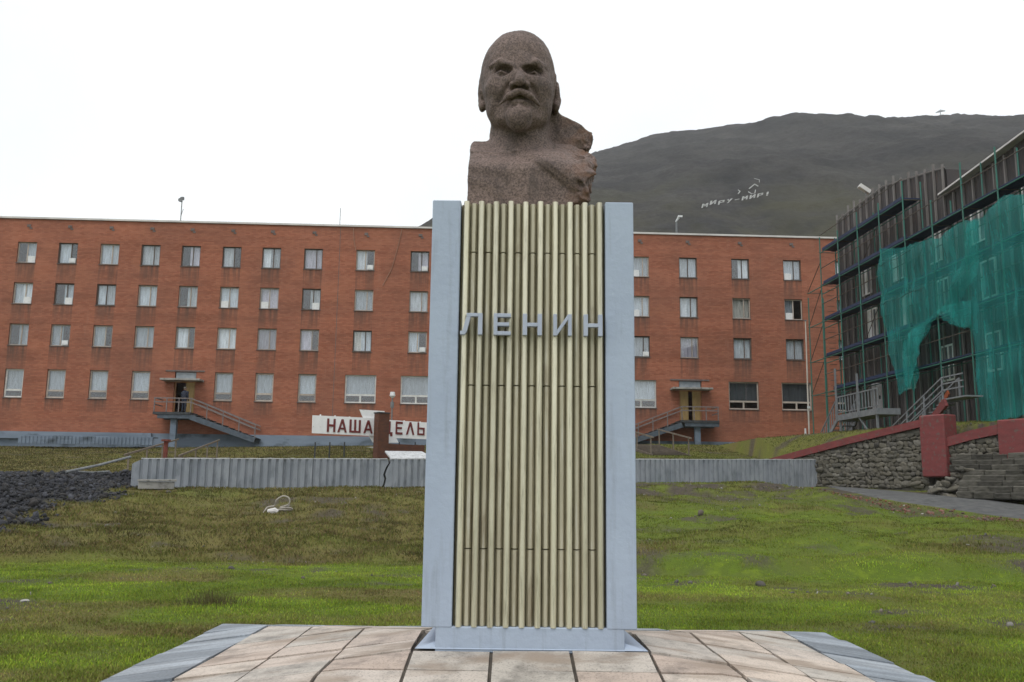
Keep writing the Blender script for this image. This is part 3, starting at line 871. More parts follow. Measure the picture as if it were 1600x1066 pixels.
def entrance_stair(label, u0, u1, zl, u_top, u_end, z_end, u_col):
    """landing u0..u1 at height zl, flight from u_top down to u_end"""
    t = thing('entrance_staircase', label, 'staircase', tuple(BP + BE * u0 + BN * 0.0 + Vector((0, 0, 3.9))), BRZ, 'entrance staircases of the brick building')
    o = lambda u: u - u0
    zz = zl - 3.9
    ya, yb = -1.75, -0.10
    part('landing', MB().box(o(u0), o(u1), ya, yb, zz - 0.16, zz), dark_st, t)
    part('landing_beam', MB().box(o(u0) + 0.3, o(u1), ya + 0.05, ya + 0.25, zz - 0.42, zz - 0.163).box(o(u0) + 0.3, o(u1), yb - 0.3, yb - 0.1, zz - 0.42, zz - 0.163), steel_b, t)
    part('column', MB().box(o(u_col) - 0.19, o(u_col) + 0.19, ya + 0.28, ya + 0.60, -0.75, zz - 0.165), band_m, t)
    n = 10
    sg = 1 if u_end > u_top else -1
    L = abs(u_end - u_top)
    for k in range(n):
        ua = o(u_top) + sg * L * k / n
        ub = o(u_top) + sg * (L * (k + 1) / n + 0.03)
        z = zz - (zl - z_end) * (k + 1) / (n + 0.5)
        part('tread', MB().box(min(ua, ub), max(ua, ub), ya + 0.12, yb - 0.12, z - 0.05, z), dark_st, t)
    for y in (ya + 0.02, yb - 0.10):
        a = (o(u_top), y + 0.04, zz - 0.32); c = (o(u_end), y + 0.04, z_end - 3.9 - 0.10)
        part('stringer', MB().bar(a, c, 0.09, 0.34), steel_b, t)
    zh = (0.92, 0.66)
    for h in zh:
        part('rail', MB().bar((o(u0) if sg > 0 else o(u1), ya + 0.05, zz + h), (o(u_top), ya + 0.05, zz + h), 0.05, 0.07).bar((o(u_top), ya + 0.05, zz + h), (o(u_end), ya + 0.05, z_end - 3.9 + h), 0.05, 0.07), rail_m, t)
        part('rail', MB().bar((o(u_top), yb - 0.05, zz + h), (o(u_end), yb - 0.05, z_end - 3.9 + h), 0.05, 0.07), rail_m, t)
    e = o(u0) + 0.05 if sg > 0 else o(u1) - 0.05
    part('rail', MB().bar((e, ya + 0.05, zz + 0.92), (e, yb, zz + 0.92), 0.05, 0.07).bar((e, ya + 0.05, zz + 0.5), (e, yb, zz + 0.5), 0.05, 0.07), rail_m, t)
    us = np.linspace(o(u0) + 0.06 if sg > 0 else o(u1) - 0.06, o(u_top), 4)
    for u in us:
        part('post', MB().box(u - 0.03, u + 0.03, ya + 0.02, ya + 0.08, zz + 0.003, zz + 0.89), rail_m, t)
    for k in range(1, 5):
        f = k / 4
        u = o(u_top) + sg * L * f
        zb = zz + (z_end - 3.9 - zz) * f
        part('post', MB().box(u - 0.03, u + 0.03, ya + 0.02, ya + 0.08, zb - 0.05, zb + 0.90), rail_m, t)
    return t
entrance_stair('dark steel staircase of the left brick building entrance, descending to the right', -23.95, -21.5, 5.84, -21.5, -17.2, 4.15, -22.65)
entrance_stair('dark steel staircase of the right brick building entrance, descending to the left', 11.30, 13.95, 5.84, 11.4, 7.4, 4.25, 12.52)

# things on the roof
metal_m = mat('dull_grey_metal', (0.20, 0.21, 0.22), (0.14, 0.145, 0.15), 8, rough=0.55)
def on_roof(u, y=2.0):
    p = BP + BE * u - BN * y
    return (p.x, p.y, ZT + 0.10)
t = thing('roof_antenna', 'thin mast with a small loudspeaker on the flat brick roof at far left', 'antenna', on_roof(-24.3))
part('mast', MB().tube([(0, 0, 0), (0, 0, 2.3)], 0.035), metal_m, t)
part('loudspeaker', MB().tube([(0.02, -0.06, 2.05), (0.02, -0.40, 2.08)], [0.05, 0.17]).box(-0.12, 0.12, -0.05, 0.1, 2.2, 2.42), metal_m, t)
part('brace', MB().tube([(0.0, 0, 1.0), (0.14, 0, 1.5)], 0.02), metal_m, t)
t = thing('roof_vent', 'low dark vent with a flat cap at the left end of the roof', 'vent', on_roof(-33.1))
part('duct', MB().box(-0.25, 0.25, -0.2, 0.2, 0, 0.22), dark_st, t)
part('cap', MB().box(-0.42, 0.42, -0.32, 0.32, 0.225, 0.30), dark_st, t, bevel=0.02)
t = thing('roof_lamp', 'small lamp on a grey post on the roof against the dark mountain', 'lamp', on_roof(12.1))
part('post', MB().tube([(0, 0, 0), (0, 0, 1.55)], [0.09, 0.06]), metal_m, t)
part('lamp_head', MB().tube([(-0.05, 0, 1.5), (0.25, -0.1, 1.92)], [0.05, 0.12]).box(0.1, 0.42, -0.25, 0.0, 1.80, 1.93), white_m, t)
t = thing('roof_antenna', 'bare thin aerial rod on the roof above the wall joint', 'antenna', on_roof(-12.8))
part('rod', MB().tube([(0, 0, 0), (0, 0, 1.9)], 0.02), metal_m, t)
part('foot', MB().box(-0.1, 0.1, -0.1, 0.1, 0, 0.06), metal_m, t)
t = thing('roof_beacon', 'stubby dark beacon beside the aerial rod on the roof', 'beacon', on_roof(-13.35))
part('foot', MB().box(-0.09, 0.09, -0.09, 0.09, 0, 0.35), dark_st, t)
part('cap', MB().tube([(0, 0, 0.352), (0, 0, 0.50)], [0.17, 0.13], 10), dark_st, t)

# cables slung down the facade
cable_m = mat('pale_cable', (0.34, 0.20, 0.14), rough=0.7)
for lab, pts in (('thin pale cable hanging down the brick wall right of the wall joint', [(552, 352), (553, 375), (556, 392)]),
                 ('thin pale cable slanting down the brick wall towards the blue-grey pedestal', [(629, 354), (622, 385), (612, 420), (598, 446)])):
    q = [fl(px, py, 0.05) for px, py in pts]
    p0 = BP + BE * q[-1][0] + BN * 0.05
    o = link('wall_cable', MB().tube([(u - q[-1][0], 0, z - q[-1][1]) for u, z in q], 0.022, 5).mesh('wall_cable', cable_m), None, (p0.x, p0.y, q[-1][1]), BRZ)
    tag(o, lab, 'cable')

# the person at the left door
def skin_body(name, js, edges, m, parent):
    me = bpy.data.meshes.new(name)
    me.from_pydata([j[0] for j in js], edges, [])
    o = bpy.data.objects.new(name, me)
    COL.objects.link(o)
    md = o.modifiers.new('skin', 'SKIN')
    for k, j in enumerate(js):
        me.skin_vertices[0].data[k].radius = (j[1], j[1])
    me.skin_vertices[0].data[0].use_root = True
    o.modifiers.new('sub', 'SUBSURF').levels = 1
    o.modifiers['sub'].render_levels = 1
    dg = bpy.context.evaluated_depsgraph_get()
    me2 = bpy.data.meshes.new_from_object(o.evaluated_get(dg))
    bpy.data.objects.remove(o)
    me2.materials.clear(); me2.materials.append(m)
    me2.polygons.foreach_set('use_smooth', [True] * len(me2.polygons))
    return link(name, me2, parent)
pu = BP + BE * (-22.25) + BN * 0.75
pe = thing('person', 'person in a dark blue jacket standing at the left entrance behind the stair rail', 'person', (pu.x, pu.y, 5.84), BRZ + pi * 0.9)
coat = mat('dark_blue_cloth', (0.020, 0.025, 0.045), (0.030, 0.035, 0.055), 10, rough=0.9)
skin = mat('skin', (0.42, 0.26, 0.19), rough=0.6)
J = [((0, 0, 0.98), 0.15), ((0, 0, 1.22), 0.16), ((0, 0, 1.44), 0.14), ((0, 0.0, 1.54), 0.06),
     ((0.19, 0, 1.43), 0.075), ((0.25, 0.03, 1.15), 0.055), ((0.20, -0.16, 0.98), 0.042), ((0.17, -0.22, 0.96), 0.04),
     ((-0.19, 0, 1.43), 0.075), ((-0.26, 0.02, 1.15), 0.055), ((-0.24, -0.08, 0.90), 0.042), ((-0.24, -0.10, 0.82), 0.04),
     ((0.10, 0, 0.90), 0.10), ((0.11, -0.02, 0.50), 0.075), ((0.11, 0.02, 0.09), 0.05), ((0.12, -0.16, 0.05), 0.045),
     ((-0.10, 0, 0.90), 0.10), ((-0.11, 0.0, 0.50), 0.075), ((-0.11, 0.03, 0.09), 0.05), ((-0.12, -0.15, 0.05), 0.045)]
skin_body('body', J, [(0, 1), (1, 2), (2, 3), (2, 4), (4, 5), (5, 6), (6, 7), (2, 8), (8, 9), (9, 10), (10, 11), (0, 12), (12, 13), (13, 14), (14, 15), (0, 16), (16, 17), (17, 18), (18, 19)], coat, pe)
def ball(name, c, r, m, parent, sc=(1, 1, 1)):
    bm = bmesh.new()
    bmesh.ops.create_uvsphere(bm, u_segments=16, v_segments=12, radius=r)
    for v in bm.verts:
        v.co = Vector((v.co.x * sc[0] + c[0], v.co.y * sc[1] + c[1], v.co.z * sc[2] + c[2]))
    me = bpy.data.meshes.new(name); bm.to_mesh(me); bm.free()
    me.materials.append(m); me.polygons.foreach_set('use_smooth', [True] * len(me.polygons))
    return link(name, me, parent)
ball('head', (0, -0.01, 1.66), 0.105, skin, pe, (0.85, 1, 1.18))
ball('hair', (0, 0.015, 1.70), 0.108, mat('grey_hair', (0.16, 0.14, 0.12), rough=0.9), pe, (0.9, 1.0, 0.95))
# ---------------------------------------------------------------- paved mound round the monument
tile_m, nt, b = _nodes('paving_stone')
oi = nt.nodes.new('ShaderNodeObjectInfo')
tone = ramp(nt, oi.outputs['Random'], [(0, (0.46, 0.365, 0.305)), (0.35, (0.55, 0.47, 0.41)), (0.7, (0.46, 0.42, 0.375)), (1, (0.60, 0.495, 0.415))])
geo = nt.nodes.new('ShaderNodeNewGeometry')
wp = geo.outputs['Position']
st = ramp(nt, noise_node(nt, 3.2, 8, rough=0.65, vec=wp), [(0.34, 0.50), (0.52, 0.98), (0.75, 1.12)])
sk = ramp(nt, noise_node(nt, 60, 4, rough=0.7, vec=wp), [(0.36, 0.55), (0.47, 1.0)])
bl_ = ramp(nt, noise_node(nt, 1.6, 6, (0.6, 1.6, 1), vec=wp), [(0.50, 0.0), (0.62, 0.78)])
col = mixc(nt, 1.0, mixc(nt, 1.0, tone, st, 'MULTIPLY'), sk, 'MULTIPLY')
col = mixc(nt, bl_, col, (0.27, 0.205, 0.155))
nt.links.new(col, b.inputs['Base Color'])
b.inputs['Roughness'].default_value = 0.65
bump(nt, b, noise_node(nt, 90, 5, vec=wp), 0.35, 0.004)
grout_m = mat('grout', (0.060, 0.052, 0.046), (0.10, 0.085, 0.07), 12, rough=0.95)
kerb_m, nt, b = _nodes('kerb_concrete')
oi = nt.nodes.new('ShaderNodeObjectInfo')
tone = ramp(nt, oi.outputs['Random'], [(0, (0.23, 0.26, 0.30)), (0.5, (0.31, 0.345, 0.39)), (1, (0.38, 0.41, 0.45))])
geo = nt.nodes.new('ShaderNodeNewGeometry')
wet = ramp(nt, noise_node(nt, 1.9, 5, (0.35, 2.4, 1), vec=geo.outputs['Position']), [(0.45, 0.62), (0.60, 1.0)])
col = mixc(nt, 1.0, mixc(nt, 1.0, tone, wet, 'MULTIPLY'), ramp(nt, noise_node(nt, 40, 5, vec=geo.outputs['Position']), [(0.3, 0.75), (0.6, 1.1)]), 'MULTIPLY')
nt.links.new(col, b.inputs['Base Color'])
b.inputs['Roughness'].default_value = 0.6
bump(nt, b, noise_node(nt, 70, 5, vec=geo.outputs['Position']), 0.3, 0.004)
paint_m, nt, b = _nodes('blue_grey_paint')
geo = nt.nodes.new('ShaderNodeNewGeometry'); wpp = geo.outputs['Position']
c0 = ramp(nt, noise_node(nt, 2.2, 6, vec=wpp), [(0.35, (0.375, 0.44, 0.545)), (0.65, (0.34, 0.40, 0.505))])
drip = ramp(nt, noise_node(nt, 11, 6, (1.2, 1, 0.10), 0.6, vec=wpp), [(0.54, 0.0), (0.70, 0.55)])
c0 = mixc(nt, drip, c0, (0.255, 0.29, 0.345))
chip = ramp(nt, noise_node(nt, 26, 5, (1, 1, .7), 0.6, vec=wpp), [(0.715, 0.0), (0.735, 0.8)])
c0 = mixc(nt, chip, c0, (0.20, 0.195, 0.185))
pale = ramp(nt, noise_node(nt, 38, 4, (1, 1, .5), 0.6, vec=wpp), [(0.70, 0.0), (0.73, 0.7)])
c0 = mixc(nt, pale, c0, (0.52, 0.57, 0.63))
nt.links.new(c0, b.inputs['Base Color'])
b.inputs['Roughness'].default_value = 0.5
b.inputs['Specular IOR Level'].default_value = 0.35
bump(nt, b, noise_node(nt, 16, 6, vec=wpp), 0.5, 0.010)

MX = 0.02
def mound(x, y):
    return -0.135 * max(0.0, abs(x - MX) - 0.885, -y, y - 0.9)

pav = struct(link('pavement', None, None, (MX, 0.45, 0)))
base = MB()
NB = 24
for i in range(NB + 1):
    for j in range(NB + 1):
        x, y = MX - 3.31 + 6.62 * i / NB, 0.45 - 2.84 + 5.68 * j / NB
        base.v.append((x, y, mound(x, y) - 0.020))
for i in range(NB):
    for j in range(NB):
        a = i * (NB + 1) + j
        base.f.append((a, a + NB + 1, a + NB + 2, a + 1))
# its sides down into the turf
x0, x1, y0, y1 = MX - 3.31, MX + 3.31, -2.39, 3.29
base.poly([(x0, y0, -.36), (x1, y0, -.36), (x1, y1, -.36), (x0, y1, -.36), (x0, y0, -.7), (x1, y0, -.7), (x1, y1, -.7), (x0, y1, -.7)],
          [(0, 1, 5, 4), (1, 2, 6, 5), (2, 3, 7, 6), (3, 0, 4, 7)])
wpart('bedding', base, grout_m, pav)

def slab_piece(x0, x1, y0, y1, t, gap, name, m, jit=0.006):
    """a paving piece that follows the mound, bending over its hips"""
    x0 += gap; x1 -= gap; y0 += gap; y1 -= gap
    dz, ta, tb = random.uniform(-jit, jit), random.uniform(-jit, jit), random.uniform(-jit, jit)
    n = 4
    mb = MB()
    for s in (0, 1):
        for i in range(n + 1):
            for j in range(n + 1):
                x, y = x0 + (x1 - x0) * i / n, y0 + (y1 - y0) * j / n
                mb.v.append((x, y, mound(x, y) + dz + ta * (i / n - .5) + tb * (j / n - .5) - t * s))
    w = n + 1
    flip = ((x0 + x1) / 2 - MX) * ((y0 + y1) / 2 - 0.45) < 0
    for i in range(n):
        for j in range(n):
            a, b_, c_, d_ = i * w + j, (i + 1) * w + j, (i + 1) * w + j + 1, i * w + j + 1
            mb.f += [(a, b_, d_), (b_, c_, d_)] if flip else [(a, b_, c_), (a, c_, d_)]
    o = w * w
    for k in range(n):
        mb.f += [(k, k + o, k + 1 + o, k + 1), (n * w + k + 1, n * w + k + 1 + o, n * w + k + o, n * w + k),
                 ((k + 1) * w, (k + 1) * w + o, k * w + o, k * w), (k * w + n, k * w + n + o, (k + 1) * w + n + o, (k + 1) * w + n)]
    return wpart(name, mb, m, pav)
XT = [MX + 0.59 * (k - 4.5) for k in range(10)]
YT = [-1.64, -1.04, -0.44, 0.0, 0.45, 0.90, 1.49, 2.08, 2.67]
for i in range(9):
    for j in range(8):
        if 3 <= i <= 5 and 3 <= j <= 4:
            continue
        slab_piece(XT[i], XT[i + 1], YT[j], YT[j + 1], 0.03, 0.013, 'tile', tile_m)
KX, KY = 0.66, 0.64
ys = [-2.41] + YT + [YT[-1] + KY]
for j in range(len(ys) - 1):
    slab_piece(XT[0] - KX, XT[0], ys[j], ys[j + 1], 0.20, 0.003, 'kerb_block', kerb_m, 0.010)
    slab_piece(XT[-1], XT[-1] + KX, ys[j], ys[j + 1], 0.20, 0.003, 'kerb_block', kerb_m, 0.010)
for i in range(9):
    slab_piece(XT[i], XT[i + 1], -2.41, YT[0], 0.20, 0.003, 'kerb_block', kerb_m, 0.010)
    slab_piece(XT[i], XT[i + 1], YT[-1], YT[-1] + KY, 0.20, 0.003, 'kerb_block', kerb_m, 0.010)

# ---------------------------------------------------------------- pedestal
brass_m, nt, b = _nodes('gilded_aluminium')
a1 = ramp(nt, noise_node(nt, 5, 6, (1, 1, 0.12)), [(0.35, (0.74, 0.70, 0.55)), (0.65, (0.63, 0.595, 0.46))])
dirt = ramp(nt, noise_node(nt, 45, 7, (1.2, 1, 0.06), 0.70), [(0.52, 0.0), (0.68, 0.6)])
oi = nt.nodes.new('ShaderNodeObjectInfo')
a1 = mixc(nt, 1.0, a1, ramp(nt, oi.outputs['Random'], [(0, 0.84), (1, 1.06)]), 'MULTIPLY')
old = ramp(nt, noise_node(nt, 7, 7, (1, 1, 0.16), 0.66), [(0.50, 0.0), (0.70, 0.5)])
a1 = mixc(nt, old, a1, (0.36, 0.325, 0.215))
col = mixc(nt, dirt, a1, (0.16, 0.135, 0.085))
wht = ramp(nt, noise_node(nt, 42, 5, (1, 1, 0.10), 0.6), [(0.66, 0.0), (0.74, 0.7)])
col = mixc(nt, wht, col, (0.62, 0.60, 0.50))
nt.links.new(col, b.inputs['Base Color'])
b.inputs['Metallic'].default_value = 0.55
b.inputs['Roughness'].default_value = 0.34
channel_m, nt, b = _nodes('dull_aluminium')
a1 = ramp(nt, noise_node(nt, 6, 7, (1, 1, 0.14), 0.65), [(0.35, (0.36, 0.33, 0.24)), (0.65, (0.50, 0.465, 0.355))])
wht = ramp(nt, noise_node(nt, 26, 7, (1.4, 1, 0.09), 0.68), [(0.54, 0.0), (0.64, 0.85)])
col = mixc(nt, wht, a1, (0.52, 0.50, 0.42))
rs = ramp(nt, noise_node(nt, 8, 6, (1, 1, 0.2)), [(0.60, 0.0), (0.72, 0.6)])
col = mixc(nt, rs, col, (0.13, 0.085, 0.04))
nt.links.new(col, b.inputs['Base Color'])
b.inputs['Metallic'].default_value = 0.2
b.inputs['Roughness'].default_value = 0.55
dark_m = mat('dark_gap', (0.02, 0.02, 0.02), rough=0.9)
letter_m = mat('letter_paint', (0.40, 0.44, 0.53), (0.36, 0.40, 0.49), 8, rough=0.5, c3=(0.25, 0.27, 0.31), s3=25, lo3=0.62, hi3=0.75)

ped = thing('pedestal', 'tall pedestal of blue-grey slabs and gilded ribbing lettered ЛЕНИН under the stone bust', 'pedestal', (MX, 0.45, 0.0))
part('plinth', MB().box(-0.715, 0.700, -0.445, 0.43, -0.02, 0.165), paint_m, ped, bevel=0.006)
mo = MB()
mo.poly([(-0.865, -0.452, 0.006), (0.875, -0.452, 0.006), (0.80, 0.452, 0.03), (-0.80, 0.452, 0.03), (-0.70, -0.40, 0.055), (0.69, -0.40, 0.055), (0.69, 0.40, 0.06), (-0.70, 0.40, 0.06)],
        [(0, 1, 5, 4), (1, 2, 6, 5), (2, 3, 7, 6), (3, 0, 4, 7)])
part('mortar_skirt', mo, paint_m, ped)
part('side_slab', MB().box(-0.822, -0.594, -0.45, 0.45, 0.158, 3.478), paint_m, ped, bevel=0.007)
part('side_slab', MB().box(0.566, 0.793, -0.45, 0.45, 0.158, 3.478), paint_m, ped, bevel=0.007)
part('core', MB().box(-0.588, 0.560, -0.376, 0.36, 0.166, 3.462), mat('dark_olive_metal', (0.20, 0.175, 0.105), (0.14, 0.12, 0.07), 8, (1, 1, .2), rough=0.6), ped)
P0, PT, NR = -0.547, 0.1188, 10
zs = [0.163, 0.735, 1.985, 3.055, 3.468]
for sgn in (-1, 1):
    Y = lambda y: y * -sgn if sgn < 0 else -y
    f = (lambda y: y) if sgn < 0 else (lambda y: -y)
    for k in range(NR):
        xc = P0 + PT * k
        def prof(x, a, c, w):  # ridge: narrow flat nose, steep flanks
            return [(x - w, c)] + [(x - a * 1.08 * cos(t), -0.438 - 0.020 * sin(t)) for t in (0, .35, .75, 1.2, pi / 2, pi - 1.2, pi - .75, pi - .35, pi)] + [(x + w, c), (x + w, c + 0.02), (x - w, c + 0.02)]
        pr = prof(xc, 0.020, -0.385, 0.028)
        mb = MB()
        n = len(pr)
        z1 = 3.474 + random.uniform(-0.003, 0.003)
        mb.poly([(x, f(y), 0.163) for x, y in pr] + [(x, f(y), z1) for x, y in pr],
                [(i, (i + 1) % n, (i + 1) % n + n, i + n) for i in range(n)] + [tuple(range(n)), tuple(range(2 * n - 1, n - 1, -1))])
        part('ridge', mb, brass_m, ped)
        if k < NR - 1:
            xa, xb = xc + 0.0325, xc + PT - 0.0325
            for a, c in zip(zs[:-1], zs[1:]):
                xm = (xa + xb) / 2
                pr2 = [(xa, -0.386), (xm - 0.012, -0.424), (xm + 0.012, -0.424), (xb, -0.386), (xb, -0.378), (xa, -0.378)]
                mb = MB()
                j = random.uniform(-0.0015, 0.0015)
                mb.poly([(x, f(y + j), a + 0.005) for x, y in pr2] + [(x, f(y + j), c - 0.005) for x, y in pr2],
                        [(i, (i + 1) % 6, (i + 1) % 6 + 6, i + 6) for i in range(6)] + [tuple(range(6)), tuple(range(11, 5, -1))])
                part('channel_strip', mb, channel_m, ped)
# letters on the front
def strokes(ch):
    """outlines of a capital on a unit cell, as polygons"""
    t = 0.21
    R = lambda x0, x1, z0, z1: [(x0, z0), (x1, z0), (x1, z1), (x0, z1)]
    return {
        'Л': [R(0.80, 1.0, 0, 1), R(0.28, 0.80, 0.84, 1), [(0.0, 0), (0.20, 0.0), (0.30, 0.12), (0.10, 0.17), (0.0, 0.17)], [(0.10, 0.17), (0.30, 0.12), (0.47, 0.84), (0.28, 0.84)]],
        'Е': [R(0, 0.22, 0, 1), R(0.22, 1, 0.83, 1), R(0.22, 0.9, 0.42, 0.58), R(0.22, 1, 0, 0.17)],
        'Н': [R(0, 0.23, 0, 1), R(0.77, 1, 0, 1), R(0.23, 0.77, 0.41, 0.58)],
        'И': [R(0, 0.2, 0, 1), R(0.8, 1, 0, 1), [(0.2, 0.0), (0.2, 0.26), (0.8, 1.0), (0.8, 0.74)]],
        'А': [[(0, 0), (0.2, 0), (0.6, 1), (0.4, 1)], [(0.8, 0), (1, 0), (0.6, 1), (0.5, 0.75)], R(0.25, 0.75, 0.22, 0.36)],
        'Ш': [R(0, 0.17, 0, 1), R(0.415, 0.585, 0, 1), R(0.83, 1, 0, 1), R(0.17, 0.415, 0, 0.15), R(0.585, 0.83, 0, 0.15)],
        'Ц': [R(0, 0.19, 0, 1), R(0.62, 0.81, 0, 1), R(0.19, 0.62, 0, 0.15), R(0.81, 1, -0.18, 0.15)],
        'Ь': [R(0, 0.2, 0, 1), R(0.2, 1, 0.46, 0.60), R(0.8, 1, 0.14, 0.46), R(0.2, 1, 0, 0.14)],
        'Λ': [[(0, 0), (0.2, 0), (0.6, 1), (0.4, 1)], [(0.8, 0), (1, 0), (0.6, 1), (0.5, 0.75)]],
        'М': [R(0, 0.18, 0, 1), R(0.82, 1, 0, 1), [(0.18, 1), (0.18, 0.7), (0.5, 0.25), (0.5, 0.55)], [(0.82, 1), (0.5, 0.55), (0.5, 0.25), (0.82, 0.7)]],
        'Р': [R(0, 0.2, 0, 1), R(0.2, 1, 0.86, 1), R(0.8, 1, 0.56, 0.86), R(0.2, 1, 0.42, 0.56)],
        'У': [[(0, 1), (0.2, 1), (0.6, 0.42), (0.42, 0.38)], [(0.8, 1), (1, 1), (0.4, 0), (0.2, 0)]],
        '-': [R(0.1, 0.9, 0.42, 0.56)],
        '!': [R(0.35, 0.6, 0.3, 1), R(0.35, 0.6, 0, 0.16)],
    }[ch]
def letter_mb(ch, x0, x1, z0, z1, y0, y1):
    mb = MB()
    for pl in strokes(ch):
        a = sum(p[0] * q[1] - q[0] * p[1] for p, q in zip(pl, pl[1:] + pl[:1]))
        pl = pl if a > 0 else pl[::-1]
        mb.prism([(x0 + (x1 - x0) * x, z0 + (z1 - z0) * z) for x, z in pl], y0, y1)
    return mb
for ch, a, c in (('Л', 718.6, 754), ('Е', 771, 798.5), ('Н', 816.5, 847), ('И', 864.5, 893.5), ('Н', 912, 941.5)):
    p, q = atY(a, 524, -0.06), atY(c, 489.5, -0.06)
    part('letter', letter_mb(ch, p.x - MX, q.x - MX, 2.372, 2.543, -0.51, -0.462), letter_m, ped, bevel=0.002)
# ---------------------------------------------------------------- corrugated concrete fence
fence_m = mat('fence_concrete', (0.295, 0.315, 0.345), (0.215, 0.235, 0.265), 1.6, (1, 1, 0.5), rough=0.85, bs=0.3, bscale=25, c3=(0.15, 0.165, 0.185), s3=3, st3=(1.5, 1, 0.6), lo3=0.50, hi3=0.75)
cap_m = mat('fence_top_concrete', (0.52, 0.53, 0.54), (0.40, 0.41, 0.42), 5, rough=0.9, c3=(0.2, 0.2, 0.2), s3=12)
fdir = (FB - FA).normalized()
flen = (FB - FA).length
frz = math.atan2(fdir.y, fdir.x)
fence = thing('corrugated_fence', 'low grey corrugated concrete fence crossing the slope behind the pedestal', 'fence', (FA.x, FA.y, 1.0), frz)
def ribbed(L, z0, z1, pitch, dep, thick, s0, taper0=0.0, taper1=0.0):
    """panel of trapezoid ribs along x"""
    xs, ys = [0.0], [0.0]
    n = max(1, round(L / pitch))
    p = L / n
    for k in range(n):
        a = k * p
        xs += [a + p * 0.20, a + p * 0.32, a + p * 0.88, a + p]
        ys += [0.0, -dep, -dep, 0.0]
    mb = MB()
    for x, y in zip(xs, ys):
        zt = z1 - taper0 * max(0, 1 - x / 0.35) ** 1.5 - taper1 * max(0, 1 - (L - x) / 0.35) ** 1.5
        mb.v += [(x, y, z0), (x, y, zt), (x, thick, zt), (x, thick, z0)]
    for i in range(len(xs) - 1):
        a, c = i * 4, i * 4 + 4
        mb.f += [(a, c, c + 1, a + 1), (a + 1, c + 1, c + 2, a + 2), (a + 2, c + 2, c + 3, a + 3)]
    mb.f += [(0, 1, 2, 3), tuple(len(mb.v) - k for k in (1, 2, 3, 4))]
    return mb
fz = lambda s: 0.97 + 0.66 * s / flen + 0.99            # top of the fence (world z)
_fn = Vector((fdir.y, -fdir.x, 0))
def fs(px, py):
    P = atP(px, py, Vector((FA.x, FA.y, 0)), _fn)
    return (P - Vector((FA.x, FA.y, 0))).to_2d().dot(fdir)
sC = fs(603, 740)
segs = [0.0, sC * 0.36, sC * 0.69, sC]
segs += list(np.linspace(sC, flen, 7)[1:])
def crack(z, zt):
    """sideways run of the crack: leans right towards the top"""
    u = (z - (zt - 1.0))
    return 0.20 * (u - 0.5) + 0.05 * sin(u * 9)
for i, (a, c) in enumerate(zip(segs[:-1], segs[1:])):
    zt = fz((a + c) / 2) - 1.0
    mb = ribbed(c - a - 0.012, -0.55 + zt - 0.99, zt, 0.250, 0.060, 0.10, 0, 0.16 if i == 0 else 0, 0.14 if i == len(segs) - 2 else 0)
    sl = (fz(c) - fz(a)) / (c - a)
    mb.v = [(x, y, z + sl * (x - (c - a) / 2)) for x, y, z in mb.v]
    if i in (2, 3):                                     # the broken joint: a jagged, slanting edge made of small steps
        L = c - a - 0.012
        edge = L if i == 2 else 0.0
        if i == 2:
            mb = ribbed(L - 0.22, -0.55 + zt - 0.99, zt, 0.250, 0.060, 0.10, 0)
        else:
            mb = ribbed(L - 0.22, -0.55 + zt - 0.99, zt, 0.250, 0.060, 0.10, 0)
            mb.v = [(x + 0.22, y, z) for x, y, z in mb.v]
        mb.v = [(x, y, z + sl * (x - (c - a) / 2)) for x, y, z in mb.v]
        zz = np.linspace(zt - 1.55, zt, 12)
        s = -0.035 if i == 2 else 0.035
        e_ = [(edge + s + crack(z, zt) + 0.012 * (-1) ** k, z + sl * (edge - L / 2)) for k, z in enumerate(zz)]
        b_ = L - 0.221 if i == 2 else 0.221
        pl = [(b_, e_[0][1])] + e_ + [(b_, e_[-1][1])]
        if i == 3:
            pl = pl[::-1]
        mb.prism(pl, -0.02, 0.10)
    part('panel', mb, fence_m, fence, loc=(a, random.uniform(-0.006, 0.006), 0))
for i, (a, c) in enumerate(zip(segs[:-1], segs[1:])):
    lo = 0.25 if i == 0 else (0.14 if i == 3 else 0)
    hi = 0.25 if c == flen else (-0.04 if i == 2 else 0)
    pts = np.linspace(a + lo + 0.02, c - hi - 0.02, 16)
    rr_ = random.Random(int(a * 10))
    mb = MB()
    for x in pts:
        y = 0.012 * rr_.uniform(-1, 1)
        z = fz(x) - 1.0
        mb.v += [(x, -0.052 + y, z + 0.003), (x, -0.05 + y, z + 0.035 + 0.012 * rr_.uniform(-1, 1)), (x, 0.105, z + 0.035), (x, 0.105, z + 0.003)]
    for k in range(len(pts) - 1):
        q = k * 4
        mb.f += [(q, q + 4, q + 5, q + 1), (q + 1, q + 5, q + 6, q + 2), (q + 2, q + 6, q + 7, q + 3), (q + 3, q + 7, q + 4, q)]
    mb.f += [(0, 1, 2, 3), tuple(len(mb.v) - k for k in (1, 2, 3, 4))]
    part('top_rail', mb, cap_m, fence)
part('back_plate', MB().box(sC - 0.5, sC + 0.5, 0.13, 0.16, -0.6, fz(sC) - 1.03), mat('crack_backing', (0.030, 0.027, 0.025), (0.05, 0.045, 0.04), 8, rough=0.95), fence)  # near-black plate backing the crack

# low ribbed duct in front of the brick wall at the left
p = atY(28, 690, 50.5)
t = thing('duct_cover', 'low ribbed grey duct cover lying along the foot of the brick wall at left', 'duct cover', (p.x, p.y, p.z - 0.1), BRZ)
part('side_panel', ribbed(8.4, 0.0, 0.46, 0.24, 0.05, 0.1, 0, 0.1, 0), band_m, t)
part('lid', MB().box(0.2, 8.4, 0.06, 1.0, 0.463, 0.52), band_m, t)

